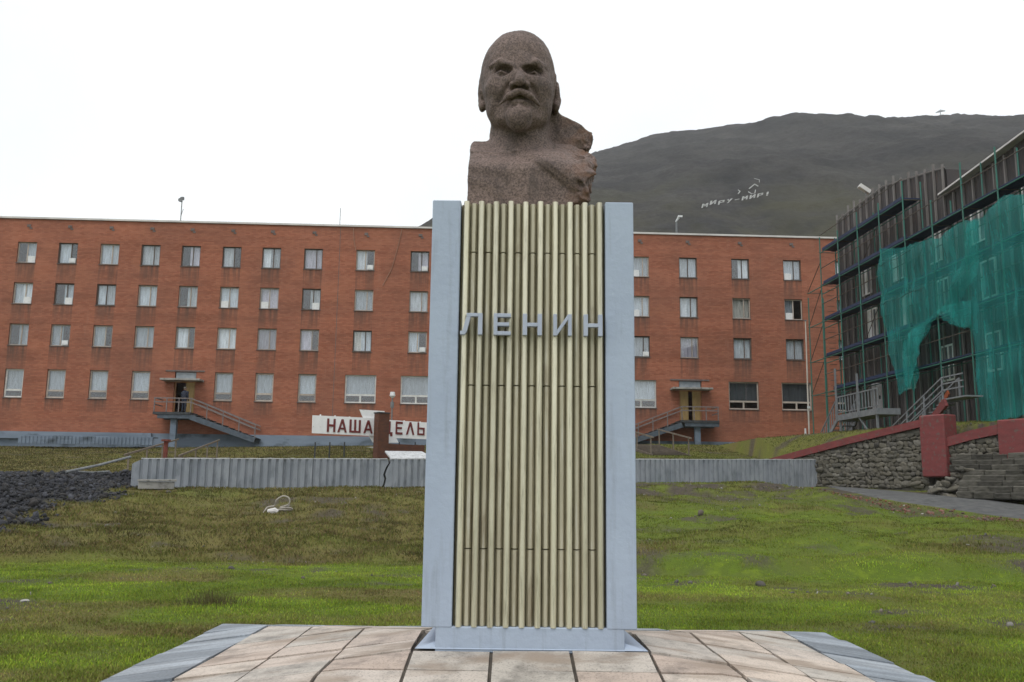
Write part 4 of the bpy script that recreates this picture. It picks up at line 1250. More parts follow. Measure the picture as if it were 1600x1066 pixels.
# ---------------------------------------------------------------- slogan board behind the fence
board_m = mat('white_board_paint', (0.84, 0.84, 0.85), (0.76, 0.76, 0.77), 2.5, rough=0.6, c3=(0.45, 0.44, 0.43), s3=6, lo3=0.62, hi3=0.8)
maroon_m = mat('maroon_letter_paint', (0.17, 0.030, 0.030), (0.13, 0.025, 0.025), 6, rough=0.6)
pierb_m = mat('brown_brick_pier', (0.115, 0.045, 0.026), (0.075, 0.034, 0.024), 3, (1, 1, 3), rough=0.85)
SA, SB = Vector((-9.6, 36.0, 0)), Vector((-4.5, 39.8, 0))
sd = (SB - SA).normalized()
srz = math.atan2(sd.y, sd.x)
sn = Vector((sd.y, -sd.x, 0))
def sp_(px, py, off=0.0):
    P = atP(px, py, SA + sn * off, sn)
    return (P - SA).dot(sd), P.z
sz = gz(-7.5, 37.5)
sign = thing('slogan_board', 'white slogan board with maroon letters НАША ЦЕЛЬ standing on the slope behind the fence', 'sign', (SA.x, SA.y, sz), srz)
def spoly(pts, off):
    return [(lambda u, z: (u, z - sz))(*sp_(px, py, off)) for px, py in pts]
part('panel', MB().prism(spoly([(488, 677), (598, 682), (598, 654), (489, 649)], 0), 0, 0.06), board_m, sign)
part('panel', MB().prism(spoly([(604, 684), (706, 688), (706, 663), (604, 656)], 0), 0, 0.06), board_m, sign)
for px in (500, 523, 546, 632, 657, 685):
    u, z = sp_(px, 690)
    zg = gz(*(SA + sd * u).to_2d()) - sz
    part('post', MB().box(u - 0.025, u + 0.025, 0.50, 0.55, zg - 0.3, sp_(px, 690)[1] - sz - .01), dark_st, sign)
    part('clip', MB().box(u - 0.025, u + 0.025, 0.064, 0.12, sp_(px, 660)[1] - sz, sp_(px, 646.5 + (px - 488) * 0.072)[1] - sz), board_m, sign)
for ch, a, c in (('Н', 511.5, 523.5), ('А', 528, 541.5), ('Ш', 546.5, 563), ('А', 568.5, 582), ('Ц', 596, 613), ('Е', 618.5, 628.5), ('Λ', 635, 647), ('Ь', 652.5, 663)):
    y1, y0 = 654 + (a - 511) * 0.043, 675.5 + (a - 511) * 0.035
    (u0, z1), (u1, z0) = sp_(a, y1, 0.01), sp_(c, y0, 0.01)
    part('letter', letter_mb(ch, u0, u1, z0 - sz, z1 - sz, -0.035, -0.003), maroon_m, sign)
part('emblem_plate', MB().prism(spoly([(592, 700), (591, 652), (600, 650), (601, 642.5), (562, 640), (567.5, 652.5), (577, 682), (583, 691)], -0.07)[::-1], 0.07, 0.12), board_m, sign)
part('emblem_plate', MB().prism(spoly([(604, 692), (622, 692), (617.5, 683), (604, 683)], 0.18), -0.24, -0.18), board_m, sign)
part('emblem_foot', MB().prism(spoly([(576, 699), (592, 701), (592, 697.5)], 0.5), -0.5, -0.2), board_m, sign)
# brown brick pier with its low wall, in front of the board
def pz(px, py, off):
    u, z = sp_(px, py, off); P = SA + sd * u + sn * off; return P, z
P0_, _ = pz(590, 700, 1.1)
gz0 = gz(P0_.x, P0_.y)
pier = thing('brick_pier', 'dark brown brick pier with a low wall between the two halves of the slogan', 'pier', (P0_.x, P0_.y, gz0), srz)
u0, zt = sp_(591, 645.5, 1.1); u1, _ = sp_(608, 646, 1.1)
part('pillar', MB().box(0, u1 - u0, 0, 0.45, -0.5, zt - gz0), pierb_m, pier)
part('pillar_cap', MB().box(-0.03, u1 - u0 + 0.02, -0.03, 0.48, zt - gz0 + 0.003, zt - gz0 + 0.06), dark_st, pier)
u2, zl = sp_(664, 693, 1.1)
part('low_wall', MB().box(u1 - u0 + 0.004, u2 - u0, 0.08, 0.40, -0.5, sp_(612, 693.5, 1.1)[1] - gz0), pierb_m, pier)
p = atY(602, 716, 34.0)
o = link('white_slab', MB().poly([(0.25, 0, 0), (2.3, 0, 0), (1.55, .9, .36), (-.15, .9, .36), (0.25, 0, -.07), (2.3, 0, -.07), (1.55, .9, .29), (-.15, .9, .29)],
         [(0, 1, 2, 3), (7, 6, 5, 4), (0, 4, 5, 1), (1, 5, 6, 2), (2, 6, 7, 3), (3, 7, 4, 0)]).mesh('white_slab', cap_m), None, (p.x, p.y, p.z))
tag(o, 'white tilted slab lying behind the fence below the brown pier', 'slab')
# small lamp post behind the pier
p = atY(612, 655, 44)
zg = gz(p.x, p.y)
t = thing('lamp_post', 'thin grey lamp post with a white head rising behind the slogan board', 'lamp post', (p.x, p.y, zg))
zh = atY(612, 622, 44).z - zg
part('post', MB().tube([(0, 0, -0.2), (0, 0, zh - 0.02)], 0.04), metal_m, t)
part('lamp_head', MB().tube([(0, 0, zh), (0, 0, zh + 0.12), (0, 0, zh + 0.34)], [0.07, 0.16, 0.13], 10), white_m, t)
part('collar', MB().tube([(0, 0, zh - 0.55), (0, 0, zh - 0.22)], 0.10, 8), metal_m, t)

# flagpole in front of the right end of the facade
a_, c_ = atY(1266, 722, 50), atY(1261, 502, 50)
t = thing('flagpole', 'tall white flagpole standing in front of the brick wall near the scaffolding', 'flagpole', (a_.x, a_.y, gz(a_.x, a_.y)))
zz = c_.z - gz(a_.x, a_.y)
lean = (c_.x - a_.x) * 0.35
part('pole', MB().tube([(0, 0, -0.3), (lean * .3, 0, zz * .3), (lean, 0, zz)], [0.045, 0.055, 0.035], 8), mat('chipped_white_paint', (0.50, 0.44, 0.38), (0.60, 0.57, 0.53), 6, (1, 1, .3), rough=0.6), t)
part('pulley', MB().box(lean - .07, lean + .07, -.05, .05, zz, zz + .08), metal_m, t)
part('cleat', MB().box(lean * .3 - .09, lean * .3 + .09, -.14, -.05, zz * .28, zz * .28 + .16), white_m, t)
p = atP(1259, 690, BP + BN * .3, BN)
t = thing('gas_marker', 'small red and white marker post against the brick wall beside the flagpole', 'marker', (p.x, p.y, gz(p.x, p.y)))
part('stake', MB().tube([(0, 0, -.2), (0, 0, 0.85)], 0.05), maroon_m, t)
part('tip', MB().tube([(0, 0, .853), (0, 0, 1.35)], [0.07, 0.06]), white_m, t)

# ---------------------------------------------------------------- wooden steps with handrails climbing to the entrances
timber_m = mat('grey_timber', (0.17, 0.14, 0.11), (0.11, 0.09, 0.075), 6, (1, 4, 1), rough=0.85, rnd=0.15)
railt_m = mat('pale_timber_rail', (0.20, 0.165, 0.13), (0.14, 0.115, 0.09), 6, rough=0.8)
def steps(label, a, c, w, n, posts):
    """flight from the lower point a to the upper point c (world)"""
    a, c = Vector(a), Vector(c)
    d = (c - a).to_2d(); L = d.length; d.normalize()
    t = thing('timber_steps', label, 'steps', (a.x, a.y, a.z), math.atan2(d.y, d.x) - pi / 2, 'timber steps on the slope')
    H = c.z - a.z
    for k in range(n):
        y, z = L * k / n, H * (k + 1) / n
        part('tread', MB().box(-w / 2, w / 2, y, y + L / n + 0.04, z - 0.05, z), timber_m, t)
        part('riser', MB().box(-w / 2 + 0.05, w / 2 - 0.05, y + 0.03, y + 0.055, z - H / n - 0.05, z - 0.052), timber_m, t)
    for s in (-1, 1):
        x = s * (w / 2 + 0.06)
        part('stringer', MB().bar((x, 0, -0.1), (x, L, H - 0.1), 0.06, 0.26), timber_m, t)
        part('handrail', MB().bar((x, -0.2, 0.95), (x, L + 0.1, H + 0.98), 0.05, 0.075), railt_m, t)
        for f in posts:
            part('post', MB().box(x - 0.032, x + 0.032, L * f - 0.032, L * f + 0.032, H * f - 0.35, H * f + 0.93), railt_m, t)
    return t
lo, hi = (8.75, 43.2, gz(8.75, 43.2)), (7.75, 48.2, gz(7.75, 48.2) + 0.25)
steps('grey timber steps with pale handrails below the right entrance stair', lo, hi, 2.1, 9, (0.05, 0.5, 0.95))
lo, hi = (-14.9, 30.5, gz(-14.9, 30.5)), (-17.0, 42.0, gz(-17.0, 42.0) + 0.1)
steps('old timber steps with pole handrails climbing towards the left entrance stair', lo, hi, 2.0, 14, (0.05, 0.35, 0.65, 0.95))
# loose poles lying over the slag
t = link('lying_pole', None)
bpy.data.objects.remove(t)
for lab, A, B, r in (('long grey pole leaning from the slag heap up to the fence end', (101, 757, 22.2), (204, 714, 25.2), 0.045),
                     ('short grey pole lying on the slag beside the fence', (118, 752, 23.0), (170, 745, 24.0), 0.04)):
    a, c = atY(*A), atY(*B)
    a.z = max(a.z, gz(a.x, a.y) + 0.1)
    if lab[0] == 's':
        c.z = gz(c.x, c.y) + 0.12
    o = link('lying_pole', MB().tube([(0, 0, 0), tuple((c - a) * 0.5 + Vector((0, 0, -.03))), tuple(c - a)], r, 7).mesh('lying_pole', metal_m), None, tuple(a))
    tag(o, lab, 'pole')
p = atY(258, 714, 33); zg = gz(p.x, p.y)
t = thing('red_post', 'rusty red valve post standing behind the left end of the fence', 'post', (p.x, p.y, zg))
rust_m = mat('rusty_red_paint', (0.20, 0.05, 0.035), (0.12, 0.04, 0.03), 7, rough=0.8)
part('stem', MB().tube([(0, 0, -.2), (0, 0, atY(258, 690, 33).z - zg)], 0.10), rust_m, t)
part('valve_wheel', MB().tube([(0, -.02, atY(258, 690, 33).z - zg + .004), (0, -.02, atY(258, 690, 33).z - zg + .09)], 0.2, 12), rust_m, t)
# slab against the fence, cable tangle, stone, rubbish on the bank
p = atY(245, 764, 21.9); zg = gz(p.x, p.y)
t = thing('broken_slab', 'weathered concrete slab lying against the left part of the fence', 'slab', (p.x, p.y, zg), frz)
part('slab', MB().box(-.55, .5, -.25, .25, 0.0, .24), concrete_m, t, bevel=0.02)
part('cover', MB().poly([(-.6, -.3, .25), (.55, -.28, .25), (.6, .3, .27), (-.5, .3, .27), (-.6, -.3, .30), (.55, -.28, .31), (.6, .3, .32), (-.5, .3, .31)],
     [(0, 3, 2, 1), (4, 5, 6, 7), (0, 1, 5, 4), (1, 2, 6, 5), (2, 3, 7, 6), (3, 0, 4, 7)]), concrete_m, t)
def on_ground(px, py):
    """where the sight line of a photo point meets the slope"""
    d = ray(px, py); t = 8.0
    while t < 80 and (CAM + d * t).z > gz(*(CAM + d * t).to_2d()):
        t += 0.1
    return CAM + d * t
p = on_ground(428, 803)
t = thing('cable_tangle', 'tangled pale cable lying in a loop on the grass bank at left', 'cable', tuple(p))
pale_m = mat('pale_cable_sheath', (0.36, 0.33, 0.29), (0.27, 0.245, 0.21), 9, rough=0.7)
k = (p - CAM).length / 1410
Q2 = lambda px, py: (-(428 - px) * k, 0.06 * sin(px), max(0.02, (803 - py) * k))
def smooth_pts(pts, n=6):
    out = []
    P = [pts[0]] + pts + [pts[-1]]
    for i in range(1, len(P) - 2):
        for s in range(n):
            u = s / n
            a, b_, c, d = [np.array(x) for x in P[i - 1:i + 3]]
            out.append(tuple(0.5 * ((2 * b_) + (c - a) * u + (2 * a - 5 * b_ + 4 * c - d) * u * u + (3 * b_ - a - 3 * c + d) * u ** 3)))
    return out + [pts[-1]]
part('cable', MB().tube(smooth_pts([Q2(*q) for q in [(405, 815), (413, 805), (417, 794), (428, 791), (431, 783), (440, 777), (449, 780), (449, 789), (436, 794), (452, 794), (453, 797), (431, 797), (426, 804)]]), 0.024, 6), pale_m, t)
part('cable_drum', MB().tube([(-.16, -.05, .06), (.04, -.06, .08), (.13, -.06, .05)], [.07, .10, .06], 9), trim_m, t)
stone2_m = mat('dark_stone', (0.06, 0.055, 0.05), (0.10, 0.09, 0.08), 9, rough=0.9, bs=0.5, bscale=20)
def single_stone(name, label, cat, px, py, r, m, seed, flat=(1, .9, .8), group=None):
    p = on_ground(px, py)
    v, f = lump(np.random.default_rng(seed), 2)
    o = link(name, np_mesh(name, v * np.array(flat) * r, f, m, smooth=False), None, (p.x, p.y, p.z + r * 0.25))
    return tag(o, label, cat, group)
single_stone('stone', 'dark stone lying alone on the bright grass right of the pedestal', 'stone', 1188, 917, 0.10, stone2_m, 1)
single_stone('stone', 'flat pale stone on the grass near the left edge', 'stone', 40, 941, 0.055, concrete_m, 2, (1.4, 1, .5))
for i, (px, py, lab) in enumerate(((494, 758, 'white crumpled scrap at the foot of the fence left of its crack'), (626, 759, 'flat white scrap at the foot of the fence right of its crack'))):
    single_stone('white_scrap', lab, 'rubbish', px, py, 0.16, white_m, 5 + i, (1.4, .8, .35))
single_stone('black_scrap', 'black crumpled scrap at the foot of the fence just left of its crack', 'rubbish', 575, 757, 0.17, dark_m, 9, (1.2, .8, .8))
p = on_ground(331, 945)
tuft = MB()
rt = random.Random(3)
for k in range(420):
    x, y = rt.gauss(0, .28), rt.gauss(0, .18)
    h = rt.uniform(.10, .26) * math.exp(-(x * x) / .25); a = rt.uniform(0, 6.28)
    lx, ly = rt.gauss(0, .06), rt.gauss(0, .06)
    tuft.poly([(x - .006 * cos(a), y - .006 * sin(a), -.02), (x + .006 * cos(a), y + .006 * sin(a), -.02), (x + lx, y + ly, h)], [(0, 1, 2)])
o = link('grass_tussock', tuft.mesh('grass_tussock', mat('tussock_green', (0.075, 0.085, 0.024), (0.10, 0.075, 0.03), 12, rough=0.9)), None, tuple(p))
stuff(o)

# ---------------------------------------------------------------- stone retaining wall with red coping and piers
wd = (WB - WA).normalized(); wlen = (WB - WA).length
wrz = math.atan2(wd.y, wd.x)
wnrm = Vector((wd.y, -wd.x, 0))
if wnrm.y > 0: wnrm = -wnrm
W0 = Vector((WA.x, WA.y, 0))
wd3 = Vector((wd.x, wd.y, 0))
wbz = 1.2
def wp(px, py, off=0.0):
    P = atP(px, py, W0 + wnrm * off, wnrm); return (P - W0).dot(wd3), P.z - wbz
red_m = mat('red_painted_concrete', (0.205, 0.048, 0.048), (0.155, 0.040, 0.040), 2.2, (1, 1, 3), rough=0.7, c3=(0.13, 0.085, 0.075), s3=6, lo3=0.56, hi3=0.66, bs=0.5, bscale=18, bd=.02)
rubm, nt, b = _nodes('rubble_stone')
oi = nt.nodes.new('ShaderNodeObjectInfo')
tone = ramp(nt, oi.outputs['Random'], [(0, (0.075, 0.070, 0.058)), (0.3, (0.135, 0.122, 0.096)), (0.6, (0.10, 0.09, 0.070)), (0.85, (0.175, 0.162, 0.138)), (1, (0.058, 0.053, 0.047))])
nt.links.new(mixc(nt, 1.0, tone, ramp(nt, noise_node(nt, 3, 6), [(0.3, 0.7), (0.7, 1.25)]), 'MULTIPLY'), b.inputs['Base Color'])
b.inputs['Roughness'].default_value = 0.9
wall = thing('retaining_wall', 'rubble stone retaining wall with sloping red coping and red piers below the scaffolding', 'wall', (W0.x, W0.y, wbz), wrz)
# in local coordinates -y is the side facing the camera if wnrm = -local y
wy = -1 if Matrix.Rotation(wrz, 3, 'Z') @ Vector((0, -1, 0)) @ wnrm > 0 else 1
cop1 = [wp(1200, 720), wp(1330, 684.5), wp(1451, 655)]
cop2 = [wp(1488, 684), wp(1530, 672), wp(1572, 663)]
s_p1a, s_p1b = wp(1450, 690)[0], wp(1489, 690)[0]
s_p2a, s_p2b = wp(1572, 690)[0], wp(1640, 690)[0]
def ypr(a, c):
    return (a, c) if wy < 0 else (-c, -a)
def strip(pts, h, a, c, m, name):
    mb = MB()
    for (s, z) in pts:
        mb.v += [(s, a, z - h), (s, a, z), (s, c, z), (s, c, z - h)]
    for i in range(len(pts) - 1):
        q = i * 4
        fs = [(q, q + 4, q + 5, q + 1), (q + 1, q + 5, q + 6, q + 2), (q + 2, q + 6, q + 7, q + 3), (q + 3, q + 7, q + 4, q)]
        mb.f += fs
    mb.f += [(0, 1, 2, 3), tuple(len(mb.v) - k for k in (1, 2, 3, 4))]
    return part(name, mb, m, wall)
a, c = ypr(-0.34, 0.10)
strip(cop1, 0.30, a, c, red_m, 'coping')
strip(cop2, 0.36, a, c, red_m, 'coping')
mor_m = mat('lime_mortar', (0.13, 0.12, 0.10), (0.085, 0.08, 0.068), 5, rough=0.95)
a, c = ypr(-0.16, 0.08)
strip([(s, z - 0.303) for s, z in cop1], 3.4, a, c, mor_m, 'core')
strip([(s, z - 0.363) for s, z in cop2], 3.4, a, c, mor_m, 'core')
a, c = ypr(-0.48, 0.30)
pt = wp(1470, 648)[1]
part('pier', MB().box(s_p1a, s_p1b, a, c, 0.60, pt - 0.02), red_m, wall, bevel=0.05)
part('pier', MB().box(s_p2a, s_p2b, a, c, 0.9, wp(1590, 656)[1]), red_m, wall, bevel=0.05)
# the stones, a dozen shapes shared between them
rs_ = np.random.default_rng(8)
SM = []
for k in range(12):
    v, f = lump(rs_, 2)
    for n in ((1, .2, .1), (-1, .1, -.1), (.1, .1, 1), (-.1, .2, -1), (.5, .2, .8), (-.6, .2, .7), (.1, -1, .1), (.2, 1, 0)):
        n = np.array(n) + rs_.normal(0, .22, 3); n /= np.linalg.norm(n)
        v = v - np.outer(np.maximum(v @ n - rs_.uniform(0.42, 0.62), 0), n)
    v = v + rs_.normal(0, .02, v.shape)
    v = v / (v.max(0) - v.min(0)) * np.array((1.06, 1.0, 1.06))
    SM.append(np_mesh('stone', v, f, rubm, smooth=False))
def rub_area(top, s0, s1, zlo):
    z = zlo
    while z < 3.6:
        h = rs_.uniform(0.13, 0.26)
        s = s0 - rs_.uniform(0, .2)
        while s < s1:
            w = rs_.uniform(0.16, 0.46)
            zt = np.interp(s + w / 2, [p[0] for p in top], [p[1] for p in top]) - 0.28
            sc, zc = s + w / 2, z + h / 2
            gx_ = W0 + wd3 * sc
            if zc + h * 0.3 < zt and s0 <= sc <= s1 and zc > gz(gx_.x + wnrm.x * .4, gx_.y + wnrm.y * .4) - wbz - 0.15:
                o = link('stone', SM[rs_.integers(12)], wall, (sc, (-0.17 if wy < 0 else 0.17), zc + rs_.uniform(-.03, .03)), scale=(w * 1.08, rs_.uniform(0.18, 0.27), h * rs_.uniform(1.0, 1.22)))
                o.rotation_euler = (0, rs_.normal(0, 0.10) + rs_.choice((0, pi)), 0)
            s += w
        z += h * 0.93
rub_area(cop1, cop1[0][0] + 0.2, s_p1a, 0.15)
rub_area(cop2, s_p1b, s_p2a, 0.2)
# rough stone steps in front of the second pier bay
st_m = mat('worn_step_stone', (0.095, 0.088, 0.075), (0.040, 0.038, 0.030), 5, (0.8, 1, 3), rough=0.9, rnd=0.4, bs=0.4, bscale=15, bd=.02)
fs0 = W0 + wd3 * (s_p1b + 0.25) + wnrm * 0.2
t = thing('stone_steps', 'worn grey stone steps climbing beside the path in front of the red-coped wall', 'steps', (fs0.x, fs0.y, wbz - 0.15), wrz)
for k in range(8):
    d = 2.0 - 0.235 * k
    z = 0.20 * k
    x = 0.15 + (1.35 - 0.12 * k if k < 5 else 0.1) + random.uniform(-.08, .08)
    while x < 5.4:
        w = random.uniform(0.45, 1.1)
        dd = d + random.uniform(-.06, .05)
        a, c = ypr(-dd, -dd + 0.62 if k < 7 else 0.0)
        zj = random.uniform(-.025, .02)
        part('step', MB().box(x + .008, x + w - .008, a, c, z - 0.06, z + 0.19 + zj), st_m, t, bevel=0.035)
        x += w
for k in range(46):                                     # rubble cheek left of the lower steps
    x, z = random.uniform(0.0, 1.45), random.uniform(-0.05, 1.05)
    if z > 0.35 + x * 0.75: continue
    a = random.uniform(1.1, 1.7) - z * 0.5
    o = link('stone', SM[k % 12], t, (x, a * (-1 if wy < 0 else 1), z), scale=(random.uniform(.25, .5), .5, random.uniform(.18, .3)))
    o.rotation_euler = (0, random.uniform(-.3, .3), random.uniform(-.5, .5))
single_stone('boulder', 'pale orange boulder on the grass at the foot of the first red pier', 'boulder', 1491, 763, 0.22, mat('orange_stone', (0.30, 0.19, 0.12), (0.22, 0.15, 0.10), 6, rough=0.9), 15)
for i, (px, py, r) in enumerate(((1455, 752, .3), (1478, 742, .32))):
    single_stone('boulder', ('grey boulder under the left corner of the first red pier', 'grey boulder under the right corner of the first red pier')[i], 'boulder', px, py, r, rubm, 20 + i, (1, .8, 1))

# ---------------------------------------------------------------- dark clad building behind the scaffolding
DE = Vector((0.06, -1, 0)).normalized()
DI = Vector((-DE.y, DE.x, 0))
DQ = atY(1272, 690, 48)
drz = math.atan2(DE.y, DE.x)
def dl(px, py, off=0.0):
    P = atP(px, py, DQ + DI * off, DI) - DQ
    return P.dot(DE), P.z
clad_m = mat('dark_corrugated_cladding', (0.048, 0.042, 0.043), (0.066, 0.058, 0.058), 1.2, (1, 1, 0.3), rough=0.75, c3=(0.10, 0.068, 0.058), s3=3, st3=(2, 1, 0.5), lo3=0.55, hi3=0.75)
batten_m = mat('grey_batten', (0.20, 0.185, 0.18), (0.145, 0.13, 0.125), 3, (1, 1, .3), rough=0.8)
darkb = thing('clad_building', 'dark corrugated-clad building under renovation behind scaffolding at right', 'building', (DQ.x, DQ.y, 4.0), drz)
dz = DQ.z - 4.0
WY = 1.35
def corr(x0, x1, z0, z1a, z1b, name):
    """corrugated sheet wall with a sloping top"""
    mb = MB()
    n = round((x1 - x0) / 0.14)
    for i in range(n + 1):
        x = x0 + (x1 - x0) * i / n
        y = WY + (0.035 if i % 2 else 0.0)
        zt = z1a + (z1b - z1a) * i / n
        mb.v += [(x, y, z0), (x, y, zt)]
    for i in range(n):
        mb.f.append((2 * i, 2 * i + 2, 2 * i + 3, 2 * i + 1))
    return part(name, mb, clad_m, darkb)
corr(1.6, 7.8, -0.6, 13.35 + dz, 13.5 + dz, 'cladding_sheet')
corr(7.8, 13.9, -0.6, 13.5 + dz, 12.35 + dz, 'cladding_sheet')
corr(13.9, 23.5, -0.6, 11.1 + dz, 11.75 + dz, 'cladding_sheet')
body = MB()
body.prism([(1.62, -0.6), (23.5, -0.6), (23.5, 11.7 + dz), (13.92, 11.0 + dz), (13.9, 12.3 + dz), (7.8, 13.4 + dz), (1.62, 13.25 + dz)], WY + 0.06, WY + 12)
part('wall', body, clad_m, darkb)
part('eave', MB().prism([(13.8, 11.0 + dz), (23.8, 11.7 + dz), (23.8, 11.78 + dz), (13.8, 11.08 + dz)], WY - 0.40, WY - 0.01), trim_m, darkb, label='pale eave strip of the nearer part')
part('top_strip', MB().prism([(1.6, 13.36 + dz), (7.8, 13.51 + dz), (7.8, 13.57 + dz), (1.6, 13.42 + dz)], WY - 0.06, WY - 0.01).prism([(7.8, 13.51 + dz), (13.9, 12.36 + dz), (13.9, 12.42 + dz), (7.8, 13.57 + dz)], WY - 0.06, WY - 0.01), batten_m, darkb)
for k in range(27):
    x = 1.75 + k * 0.80
    if x > 23: break
    if x < 13.8:
        zt = (13.36 + (x - 1.6) * 0.024 if x < 7.8 else 13.5 - (x - 7.8) * 0.19) + dz + random.uniform(0.15, 0.5)
    else:
        zt = 10.9 + dz + (x - 14) * 0.07
    part('batten', MB().box(x - 0.045, x + 0.045, WY - 0.10, WY - 0.004, -0.3 + random.uniform(0, .3), zt), batten_m, darkb)
def dwin(x, z, w, h, m):
    f = part('window', MB().box(x, x + w, WY - 0.09, WY - 0.005, z, z + .08).box(x, x + w, WY - 0.09, WY - 0.005, z + h - .08, z + h).box(x, x + .08, WY - 0.09, WY - 0.005, z + .08, z + h - .08).box(x + w - .08, x + w, WY - 0.09, WY - 0.005, z + .08, z + h - .08).box(x + w * .55, x + w * .55 + .07, WY - 0.09, WY - 0.005, z + .08, z + h - .08), frame_wh, darkb)
    part('pane', MB().box(x + .08, x + w * .55, WY - 0.04, WY - 0.008, z + .083, z + h - .083), m, f)
    part('pane', MB().box(x + w * .55 + .07, x + w - .08, WY - 0.04, WY - 0.008, z + .083, z + h - .083), GL2 if m is white_m else m, f)
GL2 = mat('dusty_glass', (0.09, 0.10, 0.11), (0.14, 0.15, 0.16), 3, rough=0.15)
for x in (4.7, 8.4, 12.1, 15.8, 19.5):
    dwin(x, 8.0 + dz, 1.1, 1.7, white_m if x < 9 else GL2)
    dwin(x + .5, 5.4 + dz, 1.1, 1.7, white_m if x < 9 else GL2)
    if x > 6: dwin(x + .5, 2.2 + dz, 1.1, 1.7, GL2)
dr = part('door', MB().box(5.3, 6.5, WY - .10, WY - .005, 1.05 + dz, 3.2 + dz), mat('grey_white_door', (0.42, 0.42, 0.44), (0.34, 0.34, 0.36), 3, rough=0.6), darkb)
part('handle', MB().box(6.25, 6.32, WY - .16, WY - .103, 2.0 + dz, 2.2 + dz), dark_st, dr)
p = atY(1350, 296, 47.5)
t = thing('roof_floodlight', 'pale floodlight box tilted above the far end of the dark building roof', 'floodlight', (p.x, p.y, 4.0 + 12.9))
zr = p.z - 16.9
part('arm', MB().tube([(0.15, 0, -0.3), (0.1, 0, zr - .2)], 0.04), metal_m, t)
part('lamp_box', MB().bar((-.30, 0, zr + .24), (.34, 0, zr - .20), 0.35, 0.24), trim_m, t)

# ---------------------------------------------------------------- scaffolding
green_m = mat('green_scaffold_paint', (0.030, 0.165, 0.130), (0.045, 0.125, 0.105), 6, (1, 1, .3), rough=0.6, c3=(0.12, 0.10, 0.09), s3=8, lo3=0.6, hi3=0.75)
deck_m = mat('dark_blue_deck', (0.016, 0.028, 0.075), (0.026, 0.038, 0.085), 4, rough=0.7)
brace_m = mat('rusty_tube', (0.10, 0.065, 0.05), (0.075, 0.075, 0.065), 5, rough=0.7)
scf = thing('scaffolding', 'green tube scaffolding with dark blue decks along the dark clad building', 'scaffolding', (DQ.x, DQ.y, 4.0), drz)
XS = [0.0, 2.1] + [2.1 + 2.55 * k for k in range(1, 9)]
DZ = [0.75, 2.85, 4.90, 7.08, 9.25, 11.3]
def top_at(x):
    return 11.9 if x < 12.5 else (10.4 if x < 15.5 else 11.0)
for i, x in enumerate(XS):
    for j, y in enumerate((0.0, 0.95)):
        zt = (8.9 if x == 0 else top_at(x) + 0.3 * (i % 2)) + dz
        part('pole', MB().tube([(x + random.uniform(-.03, .03), y, -0.6), (x, y, zt)], 0.036, 6), green_m, scf)
for lv, z in enumerate(DZ):
    xe = 23.0
    if lv == 5: xe = 12.3
    if lv == 0: continue
    xs0 = 2.3 if lv > 1 else 3.1
    for (xa, xb) in ((xs0, min(12.4, xe)), (12.42, xe)):
        if xb - xa < 0.3: continue
        for j in range(3):
            part('deck_board', MB().box(xa + random.uniform(-.25, .05), xb, 0.06 + j * 0.29, 0.335 + j * 0.29, z + dz, z + dz + 0.055), deck_m, scf)
    part('toe_board', MB().box(xs0 + .05, min(12.4, xe), 0.02, 0.045, z + dz + .004, z + dz + 0.17), deck_m, scf)
    part('ledger', MB().tube([(0.0 if lv < 5 else 2.1, 0, z + dz - 0.09), (xe, 0, z + dz - 0.09)], 0.028, 6), green_m, scf)
    part('ledger', MB().tube([(0.0 if lv < 5 else 2.1, 0.95, z + dz - 0.09), (xe, 0.95, z + dz - 0.09)], 0.028, 6), green_m, scf)
    part('guard_rail', MB().tube([(2.1, 0, z + dz + 1.0), (xe, 0, z + dz + 1.0)], 0.024, 6), brace_m, scf)
    for x in XS:
        if x > xe: break
        if lv == 5 and x < 2: continue
        part('transom', MB().tube([(x, -0.08, z + dz - 0.05), (x, 1.05, z + dz - 0.05)], 0.024, 6), brace_m, scf)
    if lv < 5:
        z2 = DZ[lv + 1]
        part('brace', MB().tube([(0.0, 0.02, z + dz + .05), (2.1, 0.02, (z2 if lv < 4 else z + 1.6) + dz - .15)], 0.024, 6), brace_m, scf)
        part('brace', MB().tube([(5 + lv % 2 * 5.1, 0.97, z + dz + .05), (7.3 + lv % 2 * 5.1, 0.97, z2 + dz - .1)], 0.024, 6), brace_m, scf)
# ladder rungs at the far end bay
for z in np.arange(0.6, 9.0, 0.32):
    part('rung', MB().tube([(2.12, 0.30, z + dz), (2.12, 0.72, z + dz)], 0.018, 5), brace_m, scf)
for x0, z0, x1, z1 in ((15.2, 6.3, 17.8, 7.1),):
    part('plank', MB().bar((x0, 0.5, z0 + dz), (x1, 0.5, z1 + dz), 0.05, 0.16), rust_m, scf)

# ---------------------------------------------------------------- green debris net hung on it
from mathutils.geometry import delaunay_2d_cdt
net_m = bpy.data.materials.new('green_net'); net_m.use_nodes = True
nt = net_m.node_tree
b = nt.nodes['Principled BSDF']
nc = ramp(nt, noise_node(nt, 0.8, 6, (1, 1, .4)), [(0.35, (0.026, 0.350, 0.335)), (0.65, (0.038, 0.470, 0.445))])
nc = mixc(nt, 1.0, nc, ramp(nt, noise_node(nt, 2.0, 4, (1.6, 1, 0.05), 0.6), [(0.35, 0.72), (0.65, 1.22)]), 'MULTIPLY')
nt.links.new(nc, b.inputs['Base Color']); b.inputs['Roughness'].default_value = 0.7
tl = nt.nodes.new('ShaderNodeBsdfTranslucent'); nt.links.new(nc, tl.inputs['Color'])
mx = nt.nodes.new('ShaderNodeMixShader'); mx.inputs['Fac'].default_value = 0.35
nt.links.new(b.outputs[0], mx.inputs[1]); nt.links.new(tl.outputs[0], mx.inputs[2])
